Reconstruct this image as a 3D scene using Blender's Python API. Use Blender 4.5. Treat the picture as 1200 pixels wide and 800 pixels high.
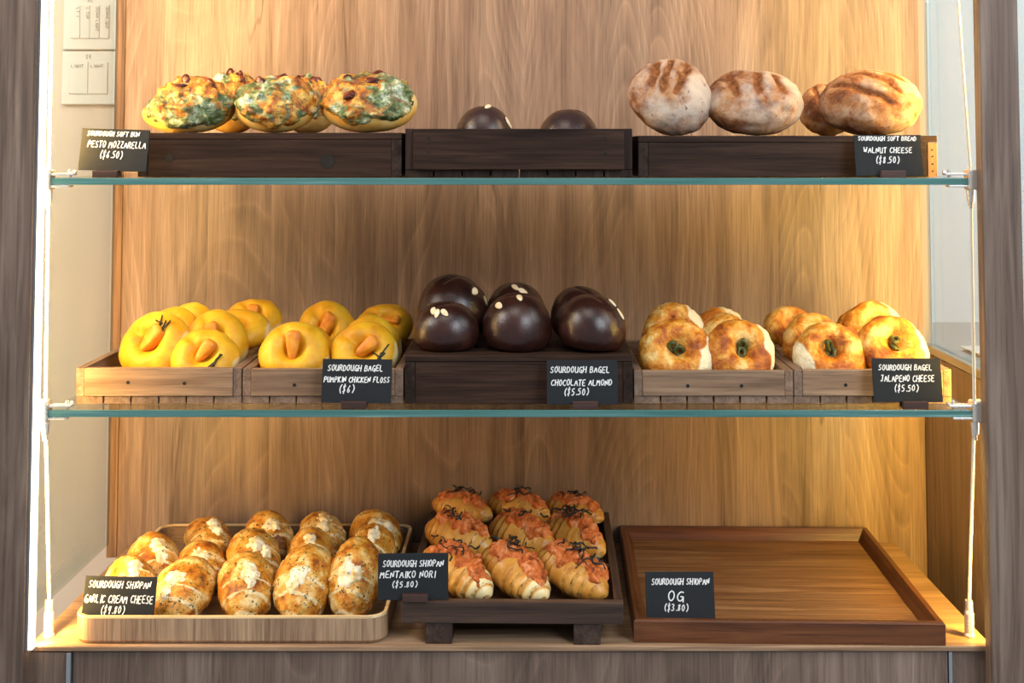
import bpy, bmesh, math, random
from mathutils import Vector, Matrix, noise, Euler

C = bpy.context.scene
for o in list(bpy.data.objects):
    bpy.data.objects.remove(o)

# ---------------------------------------------------------------- camera
F_PX = 1500.0
PXC, PYC = 615.0, 92.0            # optical axis in the 1200x800 frame (shifted lens)
TH = math.radians(3.17)           # slight upward pitch
CAM = Vector((0.0, -1.5, 0.0))
fw = Vector((0, math.cos(TH), math.sin(TH)))
up = Vector((0, -math.sin(TH), math.cos(TH)))


def at(px, py, Y):
    d = fw + Vector((1, 0, 0)) * ((px - PXC) / F_PX) + up * ((PYC - py) / F_PX)
    return CAM + d * ((Y - CAM.y) / d.y)


def proj(p):
    d = Vector(p) - CAM
    w = d.dot(fw)
    return (PXC + F_PX * d.x / w, PYC - F_PX * d.dot(up) / w)


CAM.z = -at(600, 757, 0).z        # counter top front edge is z = 0
cd = bpy.data.cameras.new('camera')
cam = bpy.data.objects.new('camera', cd)
C.collection.objects.link(cam)
cam.location = CAM
cam.rotation_euler = (math.pi / 2 + TH, 0, 0)
cd.sensor_width = 36
cd.lens = F_PX / 1200 * 36
cd.shift_x = (600 - PXC) / 1200
cd.shift_y = (PYC - 400) / 1200
cd.clip_start = 0.02
C.camera = cam

# ---------------------------------------------------------------- light
C.view_settings.view_transform = 'Standard'
C.view_settings.look = 'None'
C.view_settings.gamma = 1
C.view_settings.use_curve_mapping = False
C.view_settings.exposure = -0.12

w = bpy.data.worlds.new('room_light')
C.world = w
w.use_nodes = True
bg = w.node_tree.nodes['Background']
bg.inputs[0].default_value = (0.80, 0.90, 1.0, 1)
bg.inputs[1].default_value = 0.44


def area(name, loc, target, sx, sy, power, col, spread=None):
    l = bpy.data.lights.new(name, 'AREA')
    l.shape = 'RECTANGLE'
    l.size, l.size_y = sx, sy
    l.energy = power
    l.color = col
    if spread:
        l.spread = spread
    o = bpy.data.objects.new(name, l)
    C.collection.objects.link(o)
    o.location = loc
    o.rotation_euler = (Vector(target) - Vector(loc)).to_track_quat('-Z', 'Y').to_euler()
    return o


area('window_daylight', (1.6, -2.1, 1.75), (0.0, 0.1, 0.4), 1.1, 1.4, 64, (0.84, 0.92, 1.0))
area('shop_ceiling_light', (-0.3, -1.0, 2.4), (0.0, 0.1, 0.4), 1.2, 0.8, 15, (1.0, 0.92, 0.82))
area('side_window_daylight', (1.3, -0.3, 1.3), (1.25, 1.0, 0.75), 0.6, 0.8, 12, (0.80, 0.90, 1.0))
area('beige_wall_fill', (-1.25, -0.5, 1.3), (-0.7, 0.5, 0.5), 0.5, 0.5, 15, (1.0, 0.95, 0.90))  # added fill to brighten the beige wall, not a known lamp of the shop
WARM = (1.0, 0.62, 0.16)


# ---------------------------------------------------------------- helpers
def srgb(h):
    h = h.lstrip('#')
    r = []
    for i in (0, 2, 4):
        v = int(h[i:i + 2], 16) / 255
        r.append(v / 12.92 if v <= 0.04045 else ((v + 0.055) / 1.055) ** 2.4)
    return (*r, 1)


def tag(o, label=None, cat=None, group=None, kind=None):
    if label: o['label'] = label
    if cat: o['category'] = cat
    if group: o['group'] = group
    if kind: o['kind'] = kind
    return o


def empty(name, loc, label=None, cat=None, group=None, rz=0):
    o = bpy.data.objects.new(name, None)
    o.empty_display_size = 0.02
    C.collection.objects.link(o)
    o.location = loc
    o.rotation_euler = (0, 0, rz)
    return tag(o, label, cat, group)


class MB:
    def __init__(self, origin=(0, 0, 0)):
        self.v, self.f, self.o = [], [], Vector(origin)
        self.a = {}

    def add(self, vs, fs):
        n = len(self.v)
        self.v += [Vector(p) for p in vs]
        self.f += [tuple(i + n for i in q) for q in fs]
        return self

    def box(self, x0, x1, y0, y1, z0, z1):
        vs = [(x, y, z) for x in (x0, x1) for y in (y0, y1) for z in (z0, z1)]
        return self.add(vs, [(0, 1, 3, 2), (4, 6, 7, 5), (0, 4, 5, 1), (2, 3, 7, 6), (0, 2, 6, 4), (1, 5, 7, 3)])

    def tube(self, pts, r, n=10, flat=1.0):
        pts = [Vector(p) for p in pts]
        vs, fs = [], []
        t0 = None
        for i, p in enumerate(pts):
            t = (pts[min(i + 1, len(pts) - 1)] - pts[max(i - 1, 0)]).normalized()
            if t0 is None:
                a = t.orthogonal().normalized()
            else:
                a = (a - t * a.dot(t)).normalized()
            t0 = t
            b = t.cross(a)
            rr = r[i] if isinstance(r, (list, tuple)) else r
            for k in range(n):
                an = 2 * math.pi * k / n
                vs.append(p + a * rr * math.cos(an) + b * rr * flat * math.sin(an))
        m = len(pts)
        for i in range(m - 1):
            for k in range(n):
                k2 = (k + 1) % n
                fs.append((i * n + k, i * n + k2, (i + 1) * n + k2, (i + 1) * n + k))
        fs.append(tuple(range(n))[::-1])
        fs.append(tuple((m - 1) * n + k for k in range(n)))
        return self.add(vs, fs)

    def xf(self, M):
        self.v = [M @ p for p in self.v]
        return self

    def build(self, name, mat, parent=None, bevel=0.0, smooth=False, subsurf=0):
        me = bpy.data.meshes.new(name)
        me.from_pydata([tuple(p - self.o) for p in self.v], [], self.f)
        bm = bmesh.new()
        bm.from_mesh(me)
        bmesh.ops.recalc_face_normals(bm, faces=bm.faces)
        bm.to_mesh(me)
        bm.free()
        for k, vals in self.a.items():
            at_ = me.attributes.new(k, 'FLOAT', 'POINT')
            at_.data.foreach_set('value', vals)
        if smooth:
            me.polygons.foreach_set('use_smooth', [True] * len(me.polygons))
        me.materials.append(mat)
        me.update()
        o = bpy.data.objects.new(name, me)
        C.collection.objects.link(o)
        if parent:
            o.parent = parent
        else:
            o.location = self.o
        if bevel:
            m = o.modifiers.new('bevel', 'BEVEL')
            m.width = bevel
            m.segments = 2
            m.limit_method = 'ANGLE'
        return o


# ---------------------------------------------------------------- materials
class NT:
    def __init__(self, name):
        self.m = bpy.data.materials.new(name)
        self.m.use_nodes = True
        self.t = self.m.node_tree
        self.n = self.t.nodes
        self.b = self.n['Principled BSDF']

    def node(self, typ, **kw):
        x = self.n.new(typ)
        for k, v in kw.items():
            setattr(x, k, v)
        return x

    def set(self, sock, v):
        if hasattr(v, 'is_output') or isinstance(v, bpy.types.NodeSocket):
            self.t.links.new(v, sock)
        else:
            sock.default_value = v

    def coords(self, rnd=True):
        tc = self.node('ShaderNodeTexCoord')
        if not rnd:
            return tc.outputs['Object']
        oi = self.node('ShaderNodeObjectInfo')
        vm = self.node('ShaderNodeVectorMath', operation='SCALE')
        vm.inputs[0].default_value = (7.3, 3.1, 5.7)
        self.t.links.new(oi.outputs['Random'], vm.inputs['Scale'])
        ad = self.node('ShaderNodeVectorMath', operation='ADD')
        self.t.links.new(tc.outputs['Object'], ad.inputs[0])
        self.t.links.new(vm.outputs[0], ad.inputs[1])
        return ad.outputs[0]

    def scale(self, vec, s):
        m = self.node('ShaderNodeMapping')
        self.t.links.new(vec, m.inputs[0])
        m.inputs['Scale'].default_value = s
        return m.outputs[0]

    def noise(self, vec, sc, det=4, rough=0.55, dist=0.0):
        n = self.node('ShaderNodeTexNoise')
        self.t.links.new(vec, n.inputs['Vector'])
        n.inputs['Scale'].default_value = sc
        n.inputs['Detail'].default_value = det
        n.inputs['Roughness'].default_value = rough
        n.inputs['Distortion'].default_value = dist
        return n.outputs['Fac']

    def voro(self, vec, sc, out='Distance'):
        n = self.node('ShaderNodeTexVoronoi')
        self.t.links.new(vec, n.inputs['Vector'])
        n.inputs['Scale'].default_value = sc
        return n.outputs[out]

    def ramp(self, fac, stops):
        r = self.node('ShaderNodeValToRGB')
        self.set(r.inputs[0], fac)
        e = r.color_ramp.elements
        while len(e) < len(stops):
            e.new(0.5)
        for i, (p, c) in enumerate(stops):
            e[i].position = p
            e[i].color = srgb(c) if isinstance(c, str) else ((c, c, c, 1) if not isinstance(c, tuple) else c)
        return r.outputs[0]

    def mix(self, fac, a, b, mode='MIX'):
        m = self.node('ShaderNodeMix', data_type='RGBA', blend_type=mode)
        self.set(m.inputs[0], fac)
        self.set(m.inputs[6], srgb(a) if isinstance(a, str) else a)
        self.set(m.inputs[7], srgb(b) if isinstance(b, str) else b)
        return m.outputs[2]

    def math(self, op, a, b=0.0, c=None):
        m = self.node('ShaderNodeMath', operation=op)
        m.use_clamp = op in ('MULTIPLY_ADD',)
        self.set(m.inputs[0], a)
        self.set(m.inputs[1], b)
        if c is not None:
            self.set(m.inputs[2], c)
        return m.outputs[0]

    def attr(self, name):
        a = self.node('ShaderNodeAttribute')
        a.attribute_name = name
        return a.outputs['Fac']

    def bump(self, h, strength=0.3, dist=0.002):
        b = self.node('ShaderNodeBump')
        b.inputs['Strength'].default_value = strength
        b.inputs['Distance'].default_value = dist
        self.t.links.new(h, b.inputs['Height'])
        self.t.links.new(b.outputs[0], self.b.inputs['Normal'])

    def out(self, col, rough=0.5, spec=0.5, metal=0.0, coat=0.0):
        self.set(self.b.inputs['Base Color'], srgb(col) if isinstance(col, str) else col)
        self.set(self.b.inputs['Roughness'], rough)
        self.b.inputs['Specular IOR Level'].default_value = spec
        self.b.inputs['Metallic'].default_value = metal
        self.b.inputs['Coat Weight'].default_value = coat
        return self.m


def plain(name, col, rough=0.5, metal=0.0, spec=0.5):
    """even colour with a faint procedural mottling in its gloss"""
    t = NT(name)
    n = t.noise(t.coords(), 120, 3)
    return t.out(col, t.ramp(n, [(0.3, max(0.02, rough - 0.05)), (0.7, min(1, rough + 0.05))]), spec, metal)


def wood(name, dark, mid, light, axis=0, rough=0.5, sc=1.0, vary=0.25, bump=0.15, wav=0.6, spec=0.35):
    t = NT(name)
    v = t.coords()
    a = [55.0 * sc] * 3
    a[axis] = 3.5 * sc
    b = [330.0 * sc] * 3
    b[axis] = 9.0 * sc
    n1 = t.noise(t.scale(v, a), 1.0, 5, 0.6, wav)
    n2 = t.noise(t.scale(v, b), 1.0, 4, 0.6)
    c = t.ramp(n1, [(0.30, dark), (0.5, mid), (0.70, light)])
    g = t.ramp(n2, [(0.37, 0.55), (0.49, 0.98), (0.65, 1.14)])
    c = t.mix(0.7, c, g, 'MULTIPLY')
    oi = t.node('ShaderNodeObjectInfo')
    h = t.node('ShaderNodeHueSaturation')
    t.set(h.inputs['Value'], t.math('MULTIPLY_ADD', oi.outputs['Random'], vary, 1.0 - vary / 2))
    h.inputs['Value'].default_value = 1
    t.set(h.inputs['Color'], c)
    mm = t.node('ShaderNodeMath', operation='MULTIPLY_ADD')
    t.set(mm.inputs[0], oi.outputs['Random'])
    mm.inputs[1].default_value = vary
    mm.inputs[2].default_value = 1.0 - vary / 2
    t.t.links.new(mm.outputs[0], h.inputs['Value'])
    t.bump(n2, bump, 0.001)
    return t.out(h.outputs[0], rough, spec)


def panel_wood(name, cols, plank=0.093, rough=0.45, fig=1.0):
    """vertical oak veneer: plank tone steps, cathedral figure, pores, a few knots"""
    t = NT(name)
    v = t.coords(False)
    sx = t.node('ShaderNodeSeparateXYZ')
    t.t.links.new(v, sx.inputs[0])
    fl = t.math('FLOOR', t.math('DIVIDE', sx.outputs[0], plank))
    wn = t.node('ShaderNodeTexWhiteNoise', noise_dimensions='1D')
    t.t.links.new(fl, wn.inputs['W'])
    off = t.node('ShaderNodeCombineXYZ')
    t.t.links.new(t.math('MULTIPLY', wn.outputs['Value'], 9.0), off.inputs[2])
    vv = t.node('ShaderNodeVectorMath', operation='ADD')
    t.t.links.new(v, vv.inputs[0])
    t.t.links.new(off.outputs[0], vv.inputs[1])
    v2 = vv.outputs[0]
    wob = t.noise(t.scale(v2, (14, 14, 5)), 1.0, 2, 0.5)
    big = t.math('ADD', t.noise(t.scale(v2, (8, 8, 1.5)), 1.0, 0, 0.4, 0.15), t.math('MULTIPLY', wob, 0.05))
    rings = t.math('FRACT', t.math('MULTIPLY', big, 24.0))
    ringc = t.ramp(rings, [(0.0, 1.18), (0.10, 1.03), (0.45, 0.95), (0.80, 0.86), (0.93, 1.0), (1.0, 1.18)])
    patch = t.noise(t.scale(v2, (10, 10, 2.5)), 1.0, 2, 0.5, 0.5)
    ringc = t.mix(t.ramp(patch, [(0.42, 0.2), (0.54, 1.0)]), (1, 1, 1, 1), ringc)
    n1 = t.noise(t.scale(v2, (26, 26, 1.6)), 1.0, 5, 0.6, 0.8)
    n2 = t.noise(t.scale(v2, (430, 430, 10)), 1.0, 4, 0.65)
    c = t.ramp(n1, [(0.30, cols[0]), (0.48, cols[1]), (0.68, cols[2])])
    c = t.mix(1.0 * fig, c, ringc, 'MULTIPLY')
    c = t.mix(0.85, c, t.ramp(n2, [(0.36, 0.66), (0.47, 0.95), (0.56, 1.04), (0.66, 1.14)]), 'MULTIPLY')
    tone = t.ramp(wn.outputs['Value'], [(0.0, 0.86), (1.0, 1.10)])
    c = t.mix(1.0, c, tone, 'MULTIPLY')
    lo = t.noise(t.scale(v2, (16, 16, 3.0)), 1.0, 3, 0.6, 0.8)
    c = t.mix(0.8, c, t.ramp(lo, [(0.34, 0.84), (0.48, 1.0), (0.66, 1.07)]), 'MULTIPLY')
    cr = t.noise(t.scale(v, (16, 16, 1.0)), 1.0, 2, 0.5, 0.3)
    crack = t.ramp(t.math('ABSOLUTE', t.math('SUBTRACT', cr, 0.38)), [(0.003, 1.0), (0.008, 0.0)])
    crack = t.math('MULTIPLY', crack, t.ramp(t.noise(v, 4.5, 2), [(0.50, 0.0), (0.56, 1.0)]))
    c = t.mix(t.math('MULTIPLY', crack, 0.55), c, '#4a3526')
    vo = t.node('ShaderNodeTexVoronoi')
    t.t.links.new(t.scale(v, (4.2, 4.2, 2.6)), vo.inputs['Vector'])
    vo.inputs['Scale'].default_value = 1.0
    kn = t.ramp(vo.outputs['Distance'], [(0.015, 1.0), (0.05, 0.0)])
    c = t.mix(t.math('MULTIPLY', kn, 0.6), c, '#5a4030')
    t.bump(n2, 0.12, 0.001)
    return t.out(c, rough, 0.4)


M = {}
M['panel'] = panel_wood('oak_veneer', ('#715a4c', '#8a7060', '#a18775'))
M['fascia'] = panel_wood('grey_oak_veneer', ('#5f4d41', '#755f51', '#8a7364'), 0.12)
M['post'] = wood('grey_oak_post', '#4f4037', '#6d5a4e', '#857264', 2, 0.5, 0.55, 0.1, 0.15, 1.4, 0.25)
M['counter'] = wood('oak_counter', '#7e5f47', '#a07f62', '#b8977a', 0, 0.35, 0.8, 0.0)
M['wall_beige'] = plain('beige_paint', '#dfcfc3', 0.7)
M['wall_white'] = plain('white_paint', '#e1e7ec', 0.8)
M['trim_brown'] = wood('brown_edge', '#5c4432', '#7a5b43', '#8c6b50', 2, 0.5)
M['trim_grey'] = plain('grey_trim_paint', '#8f867d', 0.5)
M['alu'] = plain('aluminium', '#b9bbbd', 0.35, 0.9)
M['steel'] = plain('polished_steel', '#e6e2da', 0.25, 0.65)
M['cable'] = plain('steel_wire', '#f3ecdd', 0.4)
M['switch'] = plain('white_plastic', '#e9e7e3', 0.35)
M['print'] = plain('grey_print', '#55504c', 0.6)
M['dark'] = wood('dark_stained_pine', '#1c110b', '#33221a', '#453126', 0, 0.6, 1.3, spec=0.15)
M['darkz'] = wood('dark_stained_pine_upright', '#1c130f', '#31231d', '#413129', 2, 0.5, 1.3, spec=0.15)
M['darky'] = wood('dark_stained_pine_depth', '#1a120e', '#2e211b', '#3d2e27', 1, 0.5, 1.3, spec=0.15)
M['endbrown'] = wood('brown_end_grain', '#5a3d28', '#7c573b', '#8f6848', 2, 0.6, 1.5)
M['tan'] = wood('grey_brown_acacia', '#6a5240', '#8a6d55', '#9f8268', 0, 0.5, 1.2)
M['tany'] = wood('grey_brown_acacia_depth', '#5f4a3a', '#7a6150', '#8d7361', 1, 0.5, 1.2)
M['birch'] = wood('walnut_face_tray', '#7d6049', '#9a7b5f', '#b0906f', 2, 0.4, 1.2)
M['ply'] = wood('pale_ply_edge', '#d3a566', '#e6c08a', '#f0d3a4', 0, 0.45, 1.0)
M['walnut'] = wood('dark_walnut', '#2b1e17', '#433026', '#584235', 0, 0.45, 1.2)
M['walnuty'] = wood('dark_walnut_depth', '#2b1e17', '#3f2d24', '#503c31', 1, 0.45, 1.2)
M['mahog'] = wood('red_brown_frame', '#43230f', '#5f351c', '#734425', 0, 0.38, 1.0, 0.1)
M['mahogy'] = wood('red_brown_frame_depth', '#43230f', '#5b321b', '#6e4124', 1, 0.38, 1.0, 0.1)
M['mahogp'] = wood('red_brown_panel', '#5f3c22', '#7b5536', '#9a7552', 0, 0.36, 0.7, 0.0, 0.5, 2.2)
M['hole'] = plain('dark_hole', '#1a120e', 0.9)
M['slate'] = plain('black_card', '#202326', 0.75, 0.0, 0.25)
M['chalk'] = plain('white_marker', '#f1f1ee', 0.6)
M['holder'] = wood('dark_holder', '#33211b', '#47302a', '#553b33', 0, 0.5, 1.5)


def glass_mat(name, tint, ior=1.45):
    t = NT(name)
    n = t.n
    tr = n.new('ShaderNodeBsdfTransparent')
    tr.inputs[0].default_value = srgb(tint)
    gl = n.new('ShaderNodeBsdfGlossy')
    gl.inputs['Roughness'].default_value = 0.02
    ge = n.new('ShaderNodeNewGeometry')
    dt = n.new('ShaderNodeVectorMath')
    dt.operation = 'DOT_PRODUCT'
    t.t.links.new(ge.outputs['Incoming'], dt.inputs[0])
    t.t.links.new(ge.outputs['Normal'], dt.inputs[1])
    k = t.math('POWER', t.math('SUBTRACT', 1.0, t.math('ABSOLUTE', dt.outputs['Value'])), 5.0)
    fac = t.math('ADD', t.math('MULTIPLY', k, 0.9), 0.025)
    mx = n.new('ShaderNodeMixShader')
    t.t.links.new(fac, mx.inputs[0])
    t.t.links.new(tr.outputs[0], mx.inputs[1])
    t.t.links.new(gl.outputs[0], mx.inputs[2])
    t.t.links.new(mx.outputs[0], n['Material Output'].inputs[0])
    return t.m


M['glass'] = glass_mat('clear_glass', '#f3f8f5')
t = NT('green_glass_edge')
t.b.inputs['Transmission Weight'].default_value = 0.25
nn = t.noise(t.scale(t.coords(), (6, 60, 200)), 1.0, 3)
M['edge'] = t.out(t.ramp(nn, [(0.3, '#457a73'), (0.6, '#628f8a'), (0.75, '#8fbcb6')]), 0.12)
t = NT('led_diffuser')
t.b.inputs['Emission Color'].default_value = (1.0, 0.80, 0.50, 1)
t.b.inputs['Emission Strength'].default_value = 9.0
M['led'] = t.out('#ffffff', 0.5)


# ---- food materials
def food(name, base, sc=45, rough=0.5, m1=None, m2=None, m1n=0.5, speck=None, bumps=(180, 0.25, 0.001), spec=0.4, coat=0.0, det=5, sss=0.0):
    """base: ramp stops over noise; m1/m2: colours mixed in by the mesh's own crust masks"""
    t = NT(name)
    v = t.coords()
    n = t.noise(v, sc, det, 0.6, 0.3)
    c = t.ramp(n, base)
    n2 = t.noise(v, sc * 2.3, 4, 0.6)
    if m1:
        k = t.math('ADD', t.attr('m1'), t.math('MULTIPLY', t.math('SUBTRACT', n2, 0.5), 2 * m1n))
        c = t.mix(t.ramp(k, [(0.38, 0.0), (0.62, 1.0)]), c, m1)
    if m2:
        k = t.math('ADD', t.attr('m2'), t.math('MULTIPLY', t.math('SUBTRACT', n, 0.5), 1.4))
        c = t.mix(t.ramp(k, [(0.38, 0.0), (0.66, 1.0)]), c, m2)
    for (scale, size, colr, amt) in (speck or []):
        d = t.noise(v, scale, 2, 0.5, 0.8)
        cl = t.noise(v, scale * 0.16, 2)
        k = t.math('MULTIPLY', t.ramp(d, [(size, 0.0), (size + 0.03, 1.0)]), t.ramp(cl, [(amt, 0.0), (amt + 0.1, 1.0)]))
        c = t.mix(k, c, colr)
    bn = t.noise(v, bumps[0], 5, 0.6)
    t.bump(bn, bumps[1], bumps[2])
    if sss:
        t.b.inputs['Subsurface Weight'].default_value = sss
        t.b.inputs['Subsurface Radius'].default_value = (0.01, 0.005, 0.002)
        t.b.inputs['Subsurface Scale'].default_value = 0.6
    return t.out(c, rough, spec, 0.0, coat)


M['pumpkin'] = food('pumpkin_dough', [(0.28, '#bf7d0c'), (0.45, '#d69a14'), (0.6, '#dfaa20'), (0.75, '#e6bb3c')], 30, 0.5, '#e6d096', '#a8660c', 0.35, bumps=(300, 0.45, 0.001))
M['wedge'] = food('pumpkin_flesh', [(0.3, '#c06a12'), (0.55, '#dc8a24'), (0.75, '#e8a344')], 90, 0.45)
M['rind'] = food('pumpkin_rind', [(0.3, '#20200f'), (0.7, '#453a14')], 90, 0.5)
M['herb'] = food('dark_herb', [(0.3, '#15130d'), (0.7, '#33311d')], 200, 0.6)
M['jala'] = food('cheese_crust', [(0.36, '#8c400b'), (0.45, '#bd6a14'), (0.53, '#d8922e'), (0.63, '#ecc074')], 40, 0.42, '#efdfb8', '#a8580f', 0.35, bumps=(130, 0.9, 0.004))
M['pepper'] = food('green_pepper', [(0.3, '#2b2d12'), (0.55, '#474a1c'), (0.75, '#74703a')], 150, 0.35)
M['choc'] = food('chocolate_crust', [(0.3, '#24110d'), (0.55, '#351b15'), (0.75, '#43251c')], 35, 0.27, bumps=(520, 0.35, 0.0008), spec=0.5)
M['almond'] = food('almond', [(0.3, '#d9b98a'), (0.6, '#efdcb8'), (0.8, '#f5ead0')], 150, 0.5)
t = NT('floured_crust')
v = t.coords()
nb = t.noise(v, 42, 5, 0.65, 0.4)
nf = t.noise(v, 150, 4, 0.7)
c = t.ramp(nb, [(0.34, '#64381f'), (0.45, '#8e5732'), (0.55, '#ab7a50'), (0.68, '#bd9670')])
fl = t.math('MULTIPLY', t.ramp(t.math('ADD', t.attr('m2'), t.math('MULTIPLY', t.math('SUBTRACT', nf, 0.5), 1.1)), [(0.05, 0.0), (0.95, 0.72)]), 1.0)
c = t.mix(fl, c, '#d2c4b4')
c = t.mix(t.ramp(t.noise(v, 130, 3), [(0.66, 0.0), (0.70, 0.8)]), c, '#6b3d22')
sc_ = t.ramp(t.math('ADD', t.attr('m1'), t.math('MULTIPLY', t.math('SUBTRACT', nf, 0.5), 0.5)), [(0.35, 0.0), (0.65, 1.0)])
c = t.mix(sc_, c, t.ramp(nf, [(0.35, '#5e3419'), (0.6, '#94592f'), (0.75, '#b98a58')]))
t.bump(nf, 0.5, 0.002)
M['boule'] = t.out(c, 0.8, 0.3)
M['garlic'] = food('garlic_crust', [(0.35, '#8a470e'), (0.44, '#bd7720'), (0.53, '#d09940'), (0.64, '#e4c484')], 46, 0.42, '#e6cc96', '#8f4c12', 0.35,
                   speck=[(330, 0.60, '#2e2d18', 0.42), (190, 0.64, '#4f4420', 0.40)], bumps=(170, 0.6, 0.0025))
M['cream'] = food('cream_cheese', [(0.30, '#c9964f'), (0.44, '#ead3a2'), (0.62, '#f5ecd6')], 75, 0.45, speck=[(330, 0.62, '#4a4526', 0.45)], bumps=(120, 0.5, 0.002))
M['mdough'] = food('milk_roll_crust', [(0.3, '#a9661f'), (0.5, '#c98d3c'), (0.7, '#d8a758')], 40, 0.36, '#e8d39c', '#83400f', 0.2, bumps=(120, 0.15, 0.001))
M['roe'] = food('orange_roe_spread', [(0.34, '#73300f'), (0.43, '#bb581c'), (0.54, '#d67434'), (0.66, '#eb9f70')], 95, 0.5, bumps=(240, 1.0, 0.004))
M['nori'] = food('nori', [(0.3, '#0c0d10'), (0.7, '#1f2022')], 90, 0.32)
M['pdough'] = food('golden_bun', [(0.3, '#c47f2e'), (0.5, '#dda84e'), (0.7, '#ead08e')], 30, 0.5, '#a85a1c', None, 0.25, bumps=(120, 0.2, 0.001))
t = NT('pesto_cheese_bake')
v = t.coords()
na = t.noise(v, 34, 5, 0.6, 0.8)
nb = t.noise(v, 60, 5, 0.65, 0.5)
c = t.ramp(nb, [(0.36, '#7a3a10'), (0.44, '#aa6119'), (0.52, '#c78a2c'), (0.64, '#dbb45a')])
g = t.ramp(nb, [(0.36, '#37421d'), (0.46, '#606d3d'), (0.54, '#8d9a6e'), (0.63, '#d2d5bc')])
k = t.ramp(t.math('ADD', na, t.math('MULTIPLY', t.attr('m1'), 0.16)), [(0.46, 0.0), (0.53, 1.0)])
c = t.mix(k, c, g)
c = t.mix(t.ramp(t.noise(v, 46, 5, 0.7, 1.2), [(0.56, 0.0), (0.63, 0.85)]), c, t.ramp(nb, [(0.40, '#5c260c'), (0.58, '#93541c')]))
c = t.mix(t.ramp(t.noise(v, 300, 3), [(0.60, 0.0), (0.64, 0.8)]), c, '#3a4420')
t.bump(nb, 1.0, 0.006)
M['pesto'] = t.out(c, 0.38)
M['tomato'] = food('dried_tomato', [(0.35, '#2a0c0a'), (0.5, '#4c180e'), (0.62, '#7a3418')], 120, 0.3)

# ---------------------------------------------------------------- levels
Z2 = at(600, 480.5, 0).z           # top face of the middle shelf
Z1 = at(600, 208.5, 0).z           # top face of the top shelf
GT = 0.008
YB = 0.387                         # face of the wooden back panel
ZT = at(600, -40, 0).z + 0.12      # above the frame


def struct(name, mb, mat, **k):
    o = mb.build(name, mat, None, **k)
    o['kind'] = 'structure'
    return o


# ---------------------------------------------------------------- room shell
struct('wall_back', MB((0, YB, 0)).box(-0.590, 0.582, YB, YB + 0.025, -0.3, ZT + 0.3), M['panel'])
struct('wall_left', MB((-1.1, 0.5, 0)).box(-1.9, -0.2, 0.50, 0.54, -0.4, ZT + 0.5), M['wall_beige'])
struct('wall_right', MB((1.2, 1.0, 0)).box(0.3, 2.2, 1.0, 1.04, -0.4, ZT + 0.8), M['wall_white'])
struct('trim_1', MB((-0.595, YB, 0)).box(-0.604, -0.590, YB - 0.004, YB + 0.03, -0.02, ZT + 0.3), M['trim_brown'])
struct('trim_2', MB((0.59, YB, 0)).box(0.582, 0.597, YB + 0.006, YB + 0.03, 0.27, ZT + 0.3), M['trim_grey'])


def slab_post(name, x0, x1, label):
    o = MB((x0, -0.02, 0)).box(x0, x1, -0.022, -0.001, -0.4, ZT + 0.3).build(name, M['post'], None, bevel=0.0015)
    o['kind'] = 'structure'
    return o


xr = at(1162, 757, -0.022).x
slab_post('trim_3', at(-60, 757, -0.022).x, at(27, 757, -0.022).x, '')
slab_post('trim_4', xr, xr + 0.045, '')

# low wooden divider on the right, with the ledge beyond it
zdv = at(1130, 438.5, 0.20).z
d = empty('low_divider', (0.60, 0.2, -0.05), 'wooden half-height divider panel closing the right end of the display below the middle shelf', 'divider')
MB((0.60, 0.2, -0.05)).box(0.583, 0.601, -0.0005, YB + 0.024, -0.06, zdv).build('divider_panel', M['panel'], d)
MB((0.60, 0.2, -0.05)).box(0.5835, 0.9, 0.0, 0.62, zdv, zdv + 0.012).build('ledge', M['alu'], d, bevel=0.002)
m = MB((0.70, 0.2, zdv + 0.012))
for i, (dx, dy, a) in enumerate(((0, 0, 0.02), (0.004, -0.006, -0.03), (-0.003, 0.01, 0.05))):
    mm = MB().box(-0.075, 0.075, -0.11, 0.11, 0.0015 * i, 0.0015 * i + 0.0012)
    mm.xf(Matrix.Translation((0.70 + dx, 0.22 + dy, zdv + 0.0122)) @ Matrix.Rotation(a, 4, 'Z'))
    m.add(mm.v, mm.f)
tag(m.build('paper_sheets', M['switch']), 'white paper sheets lying on the ledge beyond the right end panel', 'paper')

# glass end panels
for (x, z0, lab, nm) in ((-0.603, 0.0, 'clear glass end pane at the left between beige wall and shelves', 'l'),
                         (0.594, zdv + 0.012, 'clear glass end pane at the right standing above the low wooden divider', 'r')):
    o = MB((x, 0.2, z0)).box(x - 0.003, x + 0.003, 0.002, YB - 0.006, z0, ZT + 0.2).build('glass_screen', M['glass'])
    tag(o, lab, 'glass screen')

# ---------------------------------------------------------------- counter and fascia
xl, xrr = at(33, 757, 0).x, at(1163, 757, 0).x
o = MB((0, 0, -0.02)).box(xl, xrr, 0.0, YB - 0.001, -0.006, 0.0).build('countertop', M['counter'], None, bevel=0.0012)
tag(o, 'thin oak countertop slab carrying the bottom row of trays', 'countertop')
cb = empty('counter_cabinet', (0, 0.03, -0.3), 'grey-brown oak cabinet front under the countertop', 'cabinet')
xa, xb = at(80, 775, 0).x, at(1114, 775, 0).x
og = (0, 0.03, -0.3)
MB(og).box(xa + 0.004, xb - 0.002, 0.004, 0.022, -0.3, -0.0075).build('door_panel', M['fascia'], cb, bevel=0.001)
MB(og).box(xl, xa - 0.003, 0.002, 0.022, -0.3, -0.0075).build('filler_panel', M['fascia'], cb, bevel=0.001)
MB(og).box(xb + 0.004, xrr, 0.006, 0.022, -0.3, -0.0075).build('filler_panel', M['fascia'], cb, bevel=0.001)
MB(og).box(xa - 0.002, xa + 0.003, -0.001, 0.02, -0.3, -0.0075).build('edge_strip', M['alu'], cb)
MB(og).box(xb - 0.001, xb + 0.003, 0.003, 0.02, -0.3, -0.0075).build('edge_strip', M['alu'], cb)
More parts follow.
